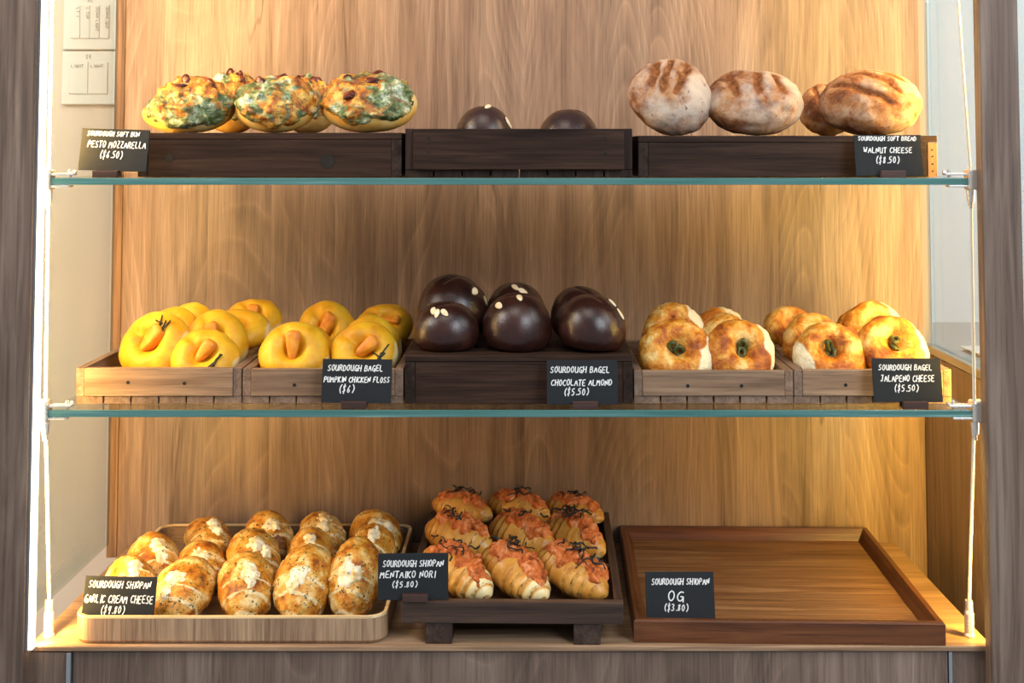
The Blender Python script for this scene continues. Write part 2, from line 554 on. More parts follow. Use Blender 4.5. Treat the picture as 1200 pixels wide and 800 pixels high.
MB(og).box(xl, xrr, 0.023, 0.36, -0.3, -0.0075).build('carcass', M['post'], cb)

# ---------------------------------------------------------------- LED strips with their own light
for side in (-1, 1):
    if side < 0:
        x0 = at(27.5, 757, -0.012).x
        lab = 'glowing white LED strip in an aluminium channel along the left post'
    else:
        x0 = xr + 0.012
        lab = 'LED light channel tucked behind the right post'
    L = empty('led_strip', (x0, -0.01, 0.0), lab, 'led light')
    og = (x0, -0.01, 0.0)
    if side < 0:
        MB(og).box(x0, x0 + 0.0065, -0.016, -0.002, 0.0005, ZT + 0.25).build('channel', M['alu'], L)
        MB(og).box(x0 + 0.0067, x0 + 0.0102, -0.014, -0.004, 0.001, ZT + 0.25).build('diffuser', M['led'], L)
        lx, tgt = x0 + 0.0112, (x0 + 0.12, 0.40, ZT * 0.5)
        ly = 0.0
    else:
        MB(og).box(x0 + 0.012, x0 + 0.018, 0.0005, 0.014, 0.0005, ZT + 0.25).build('channel', M['alu'], L)
        MB(og).box(x0 + 0.0085, x0 + 0.0118, 0.002, 0.012, 0.001, ZT + 0.25).build('diffuser', M['led'], L)
        lx, tgt = x0 + 0.0075, (x0 - 0.075, 0.40, ZT * 0.5)
        ly = 0.007
    hz = ZT + 0.2
    lt = bpy.data.lights.new('led_glow', 'AREA')
    lt.shape = 'RECTANGLE'
    lt.size, lt.size_y = 0.006, hz
    lt.energy = 13.5 if side < 0 else 13.5
    lt.color = (1.0, 0.60, 0.17) if side < 0 else (1.0, 0.62, 0.10)
    lo = bpy.data.objects.new('led_glow', lt)
    C.collection.objects.link(lo)
    lo.location = (lx, ly, hz / 2 + 0.002)
    dv = Vector((tgt[0] - lx, tgt[1] - ly, 0)).normalized()
    zax = -dv
    yax = Vector((0, 0, 1))
    xax = yax.cross(zax)
    lo.rotation_euler = Matrix((xax, yax, zax)).transposed().to_euler()

# ---------------------------------------------------------------- glass shelves
def shelf(z, px0, px1, pl, pr, label):
    x0, x1 = at(px0, pl[1], 0).x, at(px1, pr[1], 0).x
    S = empty('glass_shelf', ((x0 + x1) / 2, 0.17, z - GT), label, 'shelf')
    og = S.location.copy()
    MB(og).box(x0, x1, 0.003, 0.36, z - GT, z).build('glass_pane', M['glass'], S, bevel=0.0005)
    MB(og).box(x0, x1, 0.0, 0.0028, z - GT, z).build('polished_edge', M['edge'], S, bevel=0.0006)
    for side, (px, py) in ((-1, pl), (1, pr)):
        x = at(px, py, 0.004).x
        k = side
        m = MB(og)
        m.box(min(x - k * 0.004, x + k * 0.011), max(x - k * 0.004, x + k * 0.011), -0.004, 0.016, z - GT - 0.006, z + 0.010)
        cl = m.build('cable_clamp', M['steel'], S, bevel=0.002)
        m = MB(og).box(min(x - k * 0.004, x - k * 0.030), max(x - k * 0.004, x - k * 0.030), 0.000, 0.014, z + 0.003, z + 0.0055)
        m.box(min(x - k * 0.004, x - k * 0.026), max(x - k * 0.004, x - k * 0.026), 0.000, 0.014, z - GT - 0.003, z - GT - 0.0005)
        m.build('jaw', M['steel'], cl, bevel=0.0005)
        m = MB(og).tube([(x - k * 0.024, 0.007, z + 0.0005), (x - k * 0.024, 0.007, z + 0.0095)], 0.0022, 10)
        m.tube([(x - k * 0.028, 0.007, z + 0.0068), (x - k * 0.031, 0.007, z + 0.0068)], 0.0022, 10)
        m.build('screw', M['steel'], cl, smooth=False)
        m = MB(og).tube([(x, 0.004, z - GT - 0.006), (x, 0.004, z - GT - 0.020)], [0.005, 0.0042], 14)
        m.tube([(x, 0.004, z - GT - 0.019), (x, 0.004, z - GT - 0.027)], 0.003, 12)
        m.build('locking_nut', M['steel'], cl)
    return S


shelf(Z2, 56, 1141, (53.5, 480), (1142, 480), 'lower clear glass shelf carrying the bagel trays')
shelf(Z1, 60, 1136, (57, 208), (1137, 208), 'upper clear glass shelf carrying pesto buns and walnut loaves')

# suspension cables
for side, pts in ((-1, [(57, 742, 0.03), (53.5, 480, 0.004), (57, 208, 0.004), (61, -5, 0.014)]),
                  (1, [(1136, 738, 0.03), (1142, 480, 0.004), (1137, 208, 0.004), (1122, -5, 0.014)])):
    P = [at(*p) for p in pts]
    P.append(P[-1] + (P[-1] - P[-2]).normalized() * 0.15)
    base = Vector((P[0].x, P[0].y, 0.0005))
    K = empty('suspension_cable', base, 'thin steel cable holding the glass shelves at the %s end' % ('left' if side < 0 else 'right'), 'cable')
    P[0] = base + Vector((0, 0, 0.036))
    MB(base).tube(P, 0.0020, 8).build('wire', M['cable'], K, smooth=True)
    m = MB(base).tube([base, base + Vector((0, 0, 0.002)), base + Vector((0, 0, 0.004)), base + Vector((0, 0, 0.026)),
                       base + Vector((0, 0, 0.030)), base + Vector((0, 0, 0.031)), base + Vector((0, 0, 0.041))],
                      [0.0068, 0.0068, 0.0056, 0.0056, 0.004, 0.0044, 0.0044], 20)
    m.build('end_fitting', M['steel'], K, smooth=False)

# ---------------------------------------------------------------- stroke lettering
G = {
    'A': '0,0 .45,1 .95,0|.18,.38 .8,.36', 'B': '0,0 0,1 .6,.95 .75,.75 .5,.55 0,.52|.5,.55 .85,.35 .7,.05 0,0',
    'C': '.85,.85 .5,1 .1,.75 0,.4 .2,.08 .55,0 .9,.15', 'D': '0,0 .02,1 .5,.95 .88,.6 .8,.25 .45,.02 0,0',
    'E': '.8,1 .05,.97 0,.5 .65,.52|0,.5 .03,0 .85,.02', 'F': '.85,1 .05,.97 0,0|.02,.52 .65,.54',
    'G': '.85,.9 .45,1 .1,.7 .02,.35 .3,.02 .7,.08 .85,.45 .5,.45|.85,.45 .88,-.1', 'H': '0,0 .02,1|.85,-.05 .88,1|0,.5 .87,.52',
    'I': '.3,0 .32,1', 'J': '.2,1 .85,1|.6,1 .58,.2 .35,0 .05,.15', 'K': '0,0 .02,1|.8,1 .05,.48 .85,0', 'L': '.05,1 0,.02 .8,0',
    'M': '0,0 .12,1 .5,.35 .88,1 1,0', 'N': '0,0 .05,1 .8,0 .85,1', 'O': '.45,1 .1,.8 0,.4 .25,.02 .6,.02 .88,.4 .78,.85 .45,1',
    'P': '0,0 .02,1 .6,.97 .85,.75 .6,.48 .02,.45', 'Q': '.45,1 .1,.8 0,.4 .25,.02 .6,.02 .88,.4 .78,.85 .45,1|.5,.3 .9,-.05',
    'R': '0,0 .02,1 .6,.97 .82,.75 .55,.52 .02,.48|.4,.5 .88,0', 'S': '.8,.92 .4,1 .08,.8 .25,.55 .65,.42 .78,.18 .45,0 0,.1',
    'T': '0,.98 .9,1|.45,1 .43,0', 'U': '0,1 .02,.25 .3,0 .65,.05 .82,.3 .85,1|.83,.3 .86,0', 'V': '0,1 .42,0 .85,1',
    'W': '0,1 .22,0 .5,.7 .78,0 1,1', 'X': '0,0 .85,1|0,1 .85,0', 'Y': '0,1 .42,.5 .85,1|.42,.5 .4,0', 'Z': '.05,1 .85,.98 0,.02 .88,0',
    '0': '.45,1 .1,.75 .05,.3 .35,0 .7,.2 .8,.65 .45,1', '1': '.3,0 .35,1', '2': '.1,.8 .45,1 .75,.75 .05,.02 .8,0', '3': '.05,.95 .55,1 .7,.75 .3,.52 .75,.3 .5,0 0,.08',
    '4': '.3,1 .1,.45 .75,.48|.7,1 .55,-.1', '5': '.75,1 .15,.97 .1,.55 .55,.6 .75,.3 .45,0 .05,.05', '6': '.6,1 .15,.5 .1,.15 .4,0 .7,.2 .55,.45 .12,.3',
    '8': '.6,.95 .25,.9 .2,.65 .65,.4 .6,.08 .25,.02 .15,.3 .65,.7 .6,.95', '9': '.7,.75 .4,1 .1,.7 .4,.5 .7,.75 .55,0', '.': '.3,0 .34,.08',
    '(': '.6,1.1 .25,.75 .2,.3 .5,-.1', ')': '.2,1.1 .6,.75 .62,.3 .25,-.1', '$': '.75,.85 .3,.95 .15,.7 .65,.4 .5,.1 .05,.1|.48,1.2 .38,-.2', '-': '.1,.5 .7,.5', '/': '0,-.1 .7,1.1',
}
ADV = {'I': 0.62, '.': 0.55, 'M': 1.3, 'W': 1.35, '(': 0.85, ')': 0.85, ' ': 0.75, '1': 0.65, 'J': 1.15}


def text_mb(mb, s, x0, x1, z, h, y, thick, rng, jit=0.05):
    """stroke letters between x0 and x1, baseline z, height h, standing proud of plane y"""
    tot = sum(ADV.get(ch, 1.12) for ch in s)
    sx = (x1 - x0) / tot
    x = x0
    for ch in s:
        adv = ADV.get(ch, 1.12) * sx
        if ch in G:
            dz = rng.uniform(-jit, jit) * h
            for st in G[ch].split('|'):
                pts = []
                for q in st.split():
                    a, b = q.split(',')
                    pts.append(Vector((x + float(a) * sx * 0.88 + rng.uniform(-jit, jit) * sx * .5 + 0.12 * h * float(b) * (1 if jit else 0), y,
                                       z + float(b) * h + dz + rng.uniform(-jit, jit) * h * .5)))
                if len(pts) > 2:     # corner-cut once for a rounder hand
                    q = [pts[0]]
                    for a, b in zip(pts[:-1], pts[1:]):
                        q += [a.lerp(b, 0.25), a.lerp(b, 0.75)]
                    q.append(pts[-1])
                    pts = q
                for a, b in zip(pts[:-1], pts[1:]):
                    d_ = (b - a)
                    if d_.length < 1e-6:
                        continue
                    n_ = Vector((d_.z, 0, -d_.x)).normalized() * thick / 2
                    e = d_.normalized() * thick * 0.25
                    i = len(mb.v)
                    mb.v += [a - e + n_, b + e + n_, b + e - n_, a - e - n_]
                    mb.f.append((i, i + 1, i + 2, i + 3))
        x += adv


def price_card(pxc, pyt, pyb, wpx, Y, base_z, lines, label, tilt=12, roll=0.0, holder=True, hoff=0.0, seed=1):
    """slate card: lines are (text, left, right, baseline, height) in card fractions"""
    rng = random.Random(seed)
    b = at(pxc, pyb, Y)
    base = Vector((b.x, Y, base_z))
    dpt = (Y - CAM.y) / F_PX
    W = wpx * dpt
    H = (at(pxc, pyt, Y).z - b.z) / math.cos(math.radians(tilt)) * 1.0
    root = empty('price_card', base, label, 'price card', 'handwritten price cards')
    lift = max(0.0, b.z - base_z)
    Mx = Matrix.Translation(base + Vector((0, 0, lift))) @ Matrix.Rotation(roll, 4, 'Y') @ Matrix.Rotation(-math.radians(tilt), 4, 'X')
    m = MB(base).box(-W / 2, W / 2, 0, 0.002, 0, H).xf(Mx)
    bd = m.build('board', M['slate'], root, bevel=0.0004)
    for (s, l, r, zb, hh) in lines:
        m = MB(base)
        text_mb(m, s, (l - .5) * W, (r - .5) * W, zb * H, hh * H, -0.0004, 0.00115 if hh < .2 else 0.0014, rng)
        m.xf(Mx)
        m.build('handwriting', M['chalk'], root)
    if holder:
        m = MB(base)
        hw = 0.0145
        hx = base.x + hoff
        m.box(hx - hw, hx + hw, base.y - 0.008, base.y - 0.0012, base.z + 0.0002, base.z + 0.0085)
        m.box(hx - hw, hx + hw, base.y + 0.0045, base.y + 0.011, base.z + 0.0002, base.z + 0.0085)
        m.box(hx - hw, hx + hw, base.y - 0.0012, base.y + 0.0045, base.z + 0.0002, base.z + 0.0012)
        m.build('holder', M['holder'], root, bevel=0.0005)
    return root


# ---------------------------------------------------------------- switch plates on the beige wall
YW = 0.4995
def switch_plate(px0, px1, py0, py1, title, rockers, vertical, label):
    a, b = at(px0, py1, YW), at(px1, py0, YW)
    cx, cz = (a.x + b.x) / 2, (a.z + b.z) / 2
    W, H = b.x - a.x, b.z - a.z
    R = empty('switch_plate', (cx, YW, a.z), label, 'light switch', 'wall switch plates')
    og = R.location.copy()
    MB(og).box(a.x, b.x, YW - 0.008, YW, a.z, b.z).build('face_plate', M['switch'], R, bevel=0.0015)
    n = len(rockers)
    x0, x1 = cx - W * 0.36, cx + W * 0.36
    z0, z1 = a.z + H * 0.20, b.z - H * 0.20
    rw = (x1 - x0) / n
    rng = random.Random(4)
    for i, tx in enumerate(rockers):
        rk = MB(og).box(x0 + i * rw + 0.0004, x0 + (i + 1) * rw - 0.0004, YW - 0.0105, YW - 0.008, z0, z1).build('rocker', M['switch'], R, bevel=0.0008)
        m = MB(og)
        xc = x0 + (i + .5) * rw
        if vertical:
            text_mb(m, tx, 0, 0.0038 * len(tx), 0, 0.0045, 0, 0.0007, rng, 0)
            m.xf(Matrix.Translation((xc + 0.002, YW - 0.0107, z1 - 0.004)) @ Matrix.Rotation(math.radians(90), 4, 'Y'))
        else:
            text_mb(m, tx, xc - rw * .36, xc + rw * .3, z1 - 0.009, 0.0045, YW - 0.0107, 0.0007, rng, 0)
        m.build('printing', M['print'], rk)
    m = MB(og)
    text_mb(m, title, cx - 0.0045, cx + 0.0045, b.z - H * 0.14, 0.006, YW - 0.0083, 0.0008, rng, 0)
    m.build('printing', M['print'], R)


switch_plate(75.5, 140, -6, 58.5, 'S2', ['LT 1', 'L TOP', 'DOWN LIGHT', 'DOWNLIGHT'], True, 'white four-gang switch plate, upper one on the beige wall')
switch_plate(73.5, 138, 60.5, 122.5, 'S4', ['LIGHT', 'LIGHT'], False, 'white two-gang switch plate, lower one on the beige wall')

# ---------------------------------------------------------------- trays and boxes
TY = 0.035                        # front face of everything on the glass shelves


def dots(og, pts, y, r=0.0017, mat='hole', name='nail_hole', parent=None):
    for (x, z) in pts:
        MB(og).tube([(x, y + 0.001, z), (x, y - 0.0004, z)], r, 10).build(name, M[mat], parent)


def closed_box(px0, px1, py, z, depth, label, knots=(), end_px=None):
    """an upturned crate used as a riser: top board, long front board, two end boards"""
    x0, x1 = at(px0, py, TY).x, at(px1, py, TY).x
    zt = at((px0 + px1) / 2, py, TY).z
    R = empty('wooden_riser', ((x0 + x1) / 2, TY + depth / 2, z), label, 'riser box')
    og = R.location.copy()
    T = 0.012
    y0, y1 = TY, TY + depth
    MB(og).box(x0 + T, x1 - T, y0 + 0.0005, y0 + T, z + 0.0004, zt - 0.008).build('front_board', M['dark'], R, bevel=0.0008)
    MB(og).box(x0 + T, x1 - T, y1 - T, y1, z + 0.0004, zt - 0.008).build('back_board', M['dark'], R, bevel=0.0008)
    MB(og).box(x0, x0 + T - 0.0003, y0, y1, z + 0.0004, zt - 0.008).build('end_board', M['darky'], R, bevel=0.0008)
    e = MB(og).box(x1 - T + 0.0003, x1, y0, y1, z + 0.0004, zt - 0.008).build('end_board', M['endbrown'] if end_px else M['darky'], R, bevel=0.0008)
    if end_px: e['label'] = 'lighter brown end board'
    MB(og).box(x0, x1, y0 - 0.0005, y1, zt - 0.0076, zt).build('top_board', M['dark'], R, bevel=0.0008)
    hh = zt - z
    for xx in ((x0 + 0.006, x1 - 0.006)):
        dots(og, [(xx, z + hh * k) for k in (0.15, 0.32, 0.5, 0.66)], y0, 0.0011, parent=R)
    for (kx, kz, kr) in knots:
        p = at(kx, kz, TY)
        m = MB(og).tube([(p.x, y0 + 0.002, p.z), (p.x, y0 + 0.0001, p.z)], kr, 18)
        m.build('knot', M['hole'], R)
    return zt


def slat_tray(px0, px1, pyt, z, depth, label, mats, nsl, holes, rail=(0.0, 0.0), posts=True, wall=0.010, grp=None):
    """open tray: front and back rail, two side boards, slatted base showing under the rail"""
    x0, x1 = at(px0, pyt, TY).x, at(px1, pyt, TY).x
    zt = at((px0 + px1) / 2, pyt, TY).z
    R = empty('slatted_tray', ((x0 + x1) / 2, TY + depth / 2, z), label, 'tray', grp)
    og = R.location.copy()
    y0, y1 = TY, TY + depth
    sl = 0.009
    ma, mb_ = mats
    MB(og).box(x0, x0 + wall, y0 + 0.001, y1, z + sl + 0.0002, zt).build('side_board', M[mb_], R, bevel=0.0008)
    MB(og).box(x1 - wall, x1, y0 + 0.001, y1, z + sl + 0.0002, zt).build('side_board', M[mb_], R, bevel=0.0008)
    MB(og).box(x0 + wall + .0002, x1 - wall - .0002, y0 - rail[0], y0 + wall, z + sl + 0.0006, zt - 0.0004).build('front_rail', M[ma], R, bevel=0.0008)
    MB(og).box(x0 + wall + .0002, x1 - wall - .0002, y1 - wall, y1, z + sl + 0.0006, zt - 0.0004).build('back_rail', M[ma], R, bevel=0.0008)
    m = MB(og)
    sw = (x1 - x0) / nsl
    for i in range(nsl):
        m.box(x0 + i * sw + (0.001 if i else 0), x0 + (i + 1) * sw - (0.001 if i < nsl - 1 else 0), y0 + 0.002, y1 - 0.001, z + 0.0003, z + sl)
    m.build('slatted_base', M[mb_], R, bevel=0.0005)
    for (hx, hy) in holes:
        p = at(hx, hy, y0 - rail[0])
        dots(og, [(p.x, p.z)], y0 - rail[0], 0.0021, parent=R)
    return z + sl


zP = closed_box(162, 470.5, 155.5, Z1, 0.25, 'long dark brown wooden riser box under the pesto buns', [(383, 189, 0.0085), (198, 185, 0.005)])
zC = slat_tray(475, 741, 150.5, Z1, 0.24, 'dark brown slatted crate holding two dark buns between the two riser boxes', ('dark', 'darkz'), 8,
               [(502.5, 162), (502.5, 178), (709, 162), (709, 180)], rail=(0.006, 0))
zW = closed_box(748, 1098, 159, Z1, 0.25, 'long dark brown wooden riser box under the walnut loaves', (), True)
z_t1 = slat_tray(89, 283, 431, Z2, 0.25, 'grey-brown slatted tray of pumpkin bagels at the left end, no card in front', ('tan', 'tany'), 6, [(150, 448), (216, 449)])
slat_tray(284.5, 472.5, 432, Z2, 0.25, 'grey-brown slatted tray of pumpkin bagels behind the pumpkin chicken card', ('tan', 'tany'), 6, [(345, 451), (407, 451)])
zB = closed_box(474.5, 741.5, 416, Z2, 0.25, 'dark brown wooden riser box under the chocolate almond bagels')
slat_tray(743, 929.5, 434, Z2, 0.25, 'grey-brown slatted tray of jalapeno bagels beside the chocolate riser box', ('tan', 'tany'), 6, [(806, 452), (869, 452)])
slat_tray(930.5, 1115, 433, Z2, 0.25, 'grey-brown slatted tray of jalapeno bagels at the right end behind its card', ('tan', 'tany'), 6, [(991, 451), (1052, 451)])

# rounded walnut tray with pale ply lip
def rring(x0, x1, y0, y1, r, n=8):
    pts = []
    for cx, cy, a0 in ((x1 - r, y1 - r, 0), (x0 + r, y1 - r, 90), (x0 + r, y0 + r, 180), (x1 - r, y0 + r, 270)):
        for k in range(n + 1):
            a = math.radians(a0 + 90 * k / n)
            pts.append((cx + r * math.cos(a), cy + r * math.sin(a)))
    return pts


def ring_loft(mb, levels, cap0=False, cap1=False):
    n = len(levels[0][0])
    vs, fs = [], []
    for pts, z in levels:
        vs += [(x, y, z) for x, y in pts]
    for i in range(len(levels) - 1):
        for k in range(n):
            k2 = (k + 1) % n
            fs.append((i * n + k, i * n + k2, (i + 1) * n + k2, (i + 1) * n + k))
    if cap0: fs.append(tuple(range(n)))
    if cap1: fs.append(tuple((len(levels) - 1) * n + k for k in range(n)))
    mb.add(vs, fs)
    return mb


gx0, gx1 = at(84, 735, 0.006).x, at(452, 735, 0.006).x
gzt = at(270, 722, 0.006).z
gy0, gy1 = 0.006, 0.372
R = empty('serving_tray', ((gx0 + gx1) / 2, (gy0 + gy1) / 2, 0.0), 'round-cornered wooden tray with pale rim holding garlic cream cheese rolls', 'tray')
og = R.location.copy()
o_ = lambda d: rring(gx0 + d, gx1 - d, gy0 + d, gy1 - d, 0.022 - d * 0.8)
ring_loft(MB(og), [(o_(0.003), 0.0004), (o_(0.0), 0.004), (o_(0.0), gzt - 0.0025)]).build('outer_wall', M['birch'], R, smooth=False)
ring_loft(MB(og), [(o_(0.0), gzt - 0.0024), (o_(0.0004), gzt), (o_(0.0042), gzt), (o_(0.0046), gzt - 0.002)]).build('rim', M['ply'], R)['label'] = 'pale plywood rim'
ring_loft(MB(og), [(o_(0.0046), gzt - 0.0021), (o_(0.0046), 0.007), (o_(0.010), 0.0055)], False, True).build('inner_wall', M['tan'], R)
zG = 0.0056

# footed walnut tray with a cross bar
mx0, mx1 = at(473, 715, 0.0).x, at(734.5, 715, 0.0).x
mzt, mzb = at(600, 706, 0).z, at(600, 731.5, 0).z
R = empty('footed_tray', ((mx0 + mx1) / 2, 0.19, 0.0), 'dark walnut tray on block feet holding nine orange roe rolls', 'tray', None, -0.02)
MR = Matrix.Translation(R.location) @ Matrix.Rotation(0.0, 4, 'Z')
og = R.location.copy()
D = 0.372
MB(og).box(mx0, mx1, 0.002, 0.014, mzb, mzt).build('front_rail', M['walnut'], R, bevel=0.001)
MB(og).box(mx0, mx1, D - 0.012, D, mzb, mzt).build('back_rail', M['walnut'], R, bevel=0.001)
for xx in (mx0, mx1 - 0.010):
    MB(og).box(xx, xx + 0.010, 0.0142, D - 0.0122, mzb, mzt).build('side_rail', M['walnuty'], R, bevel=0.001)
MB(og).box(mx0 + .0102, mx1 - .0102, 0.135, 0.146, mzb + 0.0062, mzt - 0.001).build('cross_bar', M['walnut'], R, bevel=0.001)
MB(og).box(mx0 + .0102, mx1 - .0102, 0.0142, D - 0.0122, mzb, mzb + 0.006).build('base', M['walnut'], R)
for fx in (502, 676):
    fx0 = at(fx, 740, 0.004).x
    for fy in (0.005, D - 0.06):
        MB(og).box(fx0, fx0 + 0.031, fy, fy + 0.05, 0.0004, mzb - 0.0002).build('foot', M['walnuty'], R, bevel=0.001)
zM = mzb + 0.006

# red-brown tray, empty, a little turned
bx0, bx1 = at(748.5, 740, 0.006).x, at(1112, 740, 0.006).x
bzt = at(930, 728.5, 0.006).z
BD = 0.375
R = empty('flat_tray', ((bx0 + bx1) / 2, 0.006 + BD / 2, 0.0004), 'empty red-brown wooden tray with a raised moulded frame', 'tray', None, math.radians(-1.6))
hw, hd = (bx1 - bx0) / 2, BD / 2
fwid = 0.017
prof = [(0.0, 0.0), (0.0, bzt - 0.002), (0.002, bzt), (0.008, bzt), (0.012, bzt - 0.006), (fwid, 0.010), (fwid, 0.0)]
rail_def = (((-1, -1), (1, -1), 'mahog'), ((1, -1), (1, 1), 'mahogy'), ((1, 1), (-1, 1), 'mahog'), ((-1, 1), (-1, -1), 'mahogy'))
for (c0, c1, mt) in rail_def:
    m = MB()
    vs = []
    for (sx_, sy_) in (c0, c1):
        for (dd, zz) in prof:
            vs.append((sx_ * (hw - dd), sy_ * (hd - dd), zz))
    n = len(prof)
    fs = [(k, (k + 1) % n, n + (k + 1) % n, n + k) for k in range(n)] + [tuple(range(n)), tuple(range(n, 2 * n))]
    m.add(vs, fs).build('frame_rail', M[mt], R)
MB().box(-hw + fwid + .0002, hw - fwid - .0002, -hd + fwid + .0002, hd - fwid - .0002, 0.001, 0.0095).build('base_panel', M['mahogp'], R)

# ---------------------------------------------------------------- price cards
SB = 'SOURDOUGH '
price_card(131, 151, 200, 80, 0.012, Z1, [(SB + 'SOFT BUN', .09, .86, .83, .105), ('PESTO MOZZARELLA', .11, .97, .55, .15), ('($6.50)', .30, .64, .30, .16)],
           'black price card reading Pesto Mozzarella', 10, 0.03, True, -0.006, 1)
price_card(1043, 158, 206, 79, 0.012, Z1, [(SB + 'SOFT BREAD', .06, .93, .86, .10), ('WALNUT CHEESE', .13, .86, .56, .13), ('($8.50)', .30, .66, .31, .15)],
           'black price card reading Walnut Cheese', 10, 0.0, True, 0.002, 2)
price_card(417, 422, 472, 81, 0.012, Z2, [(SB + 'BAGEL', .08, .88, .73, .13), ('PUMPKIN CHICKEN FLOSS', .03, .98, .47, .12), ('($6)', .25, .48, .24, .16)],
           'black price card reading Pumpkin Chicken Floss', 10, 0.01, True, -0.002, 3)
price_card(682.5, 423, 474, 82, 0.012, Z2, [(SB + 'BAGEL', .05, .90, .72, .13), ('CHOCOLATE ALMOND', .06, .93, .43, .13), ('($5.50)', .24, .60, .22, .14)],
           'black price card reading Chocolate Almond', 8, 0.0, True, 0.003, 4)
price_card(1065, 421, 471, 80, 0.012, Z2, [(SB + 'BAGEL', .09, .88, .73, .12), ('JALAPENO CHEESE', .11, .90, .47, .14), ('($5.50)', .30, .66, .25, .14)],
           'black price card reading Jalapeno Cheese', 10, 0.0, True, 0.006, 5)
price_card(137, 679, 727, 83, 0.0135, zG, [(SB + 'SHIOPAN', .06, .93, .74, .15), ('GARLIC CREAM CHEESE', .02, .98, .40, .17), ('($4.80)', .26, .60, .16, .16)],
           'black price card reading Garlic Cream Cheese', 14, 0.02, False, 0, 6)
price_card(484, 650, 703, 81, 0.008, mzt + 0.0003, [(SB + 'SHIOPAN', .07, .94, .72, .13), ('MENTAIKO NORI', .03, .83, .48, .14), ('($5.80)', .20, .57, .28, .12)],
           'black price card reading Mentaiko Nori', 6, -0.01, True, 0.003, 7)
price_card(798, 674, 727, 79, 0.026, 0.0102, [(SB + 'SHIOPAN', .09, .94, .74, .12), ('OG', .32, .58, .40, .20), ('($3.80)', .26, .62, .20, .13)],
           'black price card reading OG', 14, 0.0, False, 0, 8)

# ---------------------------------------------------------------- bread shapes
def grid(nu, nv, fn):
    """closed surface: fn(u, v) -> (point, m1, m2), u round, v pole to pole"""
    vs, a1, a2, fs = [], [], [], []
    for j in range(nv + 1):
        v_ = math.pi * j / nv
        cnt = 1 if j in (0, nv) else nu
        for i in range(cnt):
            p, x, y = fn(2 * math.pi * i / nu, v_)
            vs.append(p); a1.append(x); a2.append(y)
    idx = lambda j, i: 0 if j == 0 else (1 + (nv - 1) * nu if j == nv else 1 + (j - 1) * nu + i % nu)
    for j in range(nv):
        for i in range(nu):
            if j == 0: fs.append((0, idx(1, i), idx(1, i + 1)))
            elif j == nv - 1: fs.append((idx(j, i), idx(nv, 0), idx(j, i + 1)))
            else: fs.append((idx(j, i), idx(j + 1, i), idx(j + 1, i + 1), idx(j, i + 1)))
    return vs, fs, a1, a2


def sheet(n1, n2, fn):
    vs, a1, a2, fs = [], [], [], []
    for j in range(n2 + 1):
        for i in range(n1 + 1):
            p, x, y = fn(i / n1, j / n2)
            vs.append(p); a1.append(x); a2.append(y)
    for j in range(n2):
        for i in range(n1):
            k = j * (n1 + 1) + i
            fs.append((k, k + 1, k + n1 + 2, k + n1 + 1))
    return vs, fs, a1, a2


nz = lambda p, s, o: noise.noise(Vector(p) * s + Vector((o * 1.7, o * 2.3, o * 0.9)))
sm = lambda a, b, x: (lambda t: t * t * (3 - 2 * t))(max(0.0, min(1.0, (x - a) / (b - a))))


def tubes(lst, r, n=5, flat=1.0):
    m = MB()
    for pts in lst:
        m.tube(pts, r, n, flat)
    return m.v, m.f, None, None


def bagel_core(R, T, D, rd, p=2.5):
    def zt(r):
        q = min(1.0, r / R)
        return T / 2 * math.sqrt(max(0.0, 1 - q ** p)) - D * math.exp(-(r / rd) ** 2)
    return zt


def flake(p, nrm, ang, a, b, th):
    """thin almond flake lying on a surface"""
    z = Vector(nrm).normalized()
    x = z.orthogonal().normalized()
    x = Matrix.Rotation(ang, 3, z) @ x
    y = z.cross(x)
    def f(u, v):
        s = math.sin(v)
        return (Vector(p) + x * a * s * math.cos(u) + y * b * s * math.sin(u) * (1 + .25 * math.cos(u)) + z * th * math.cos(v), 0, 0)
    return grid(12, 6, f)


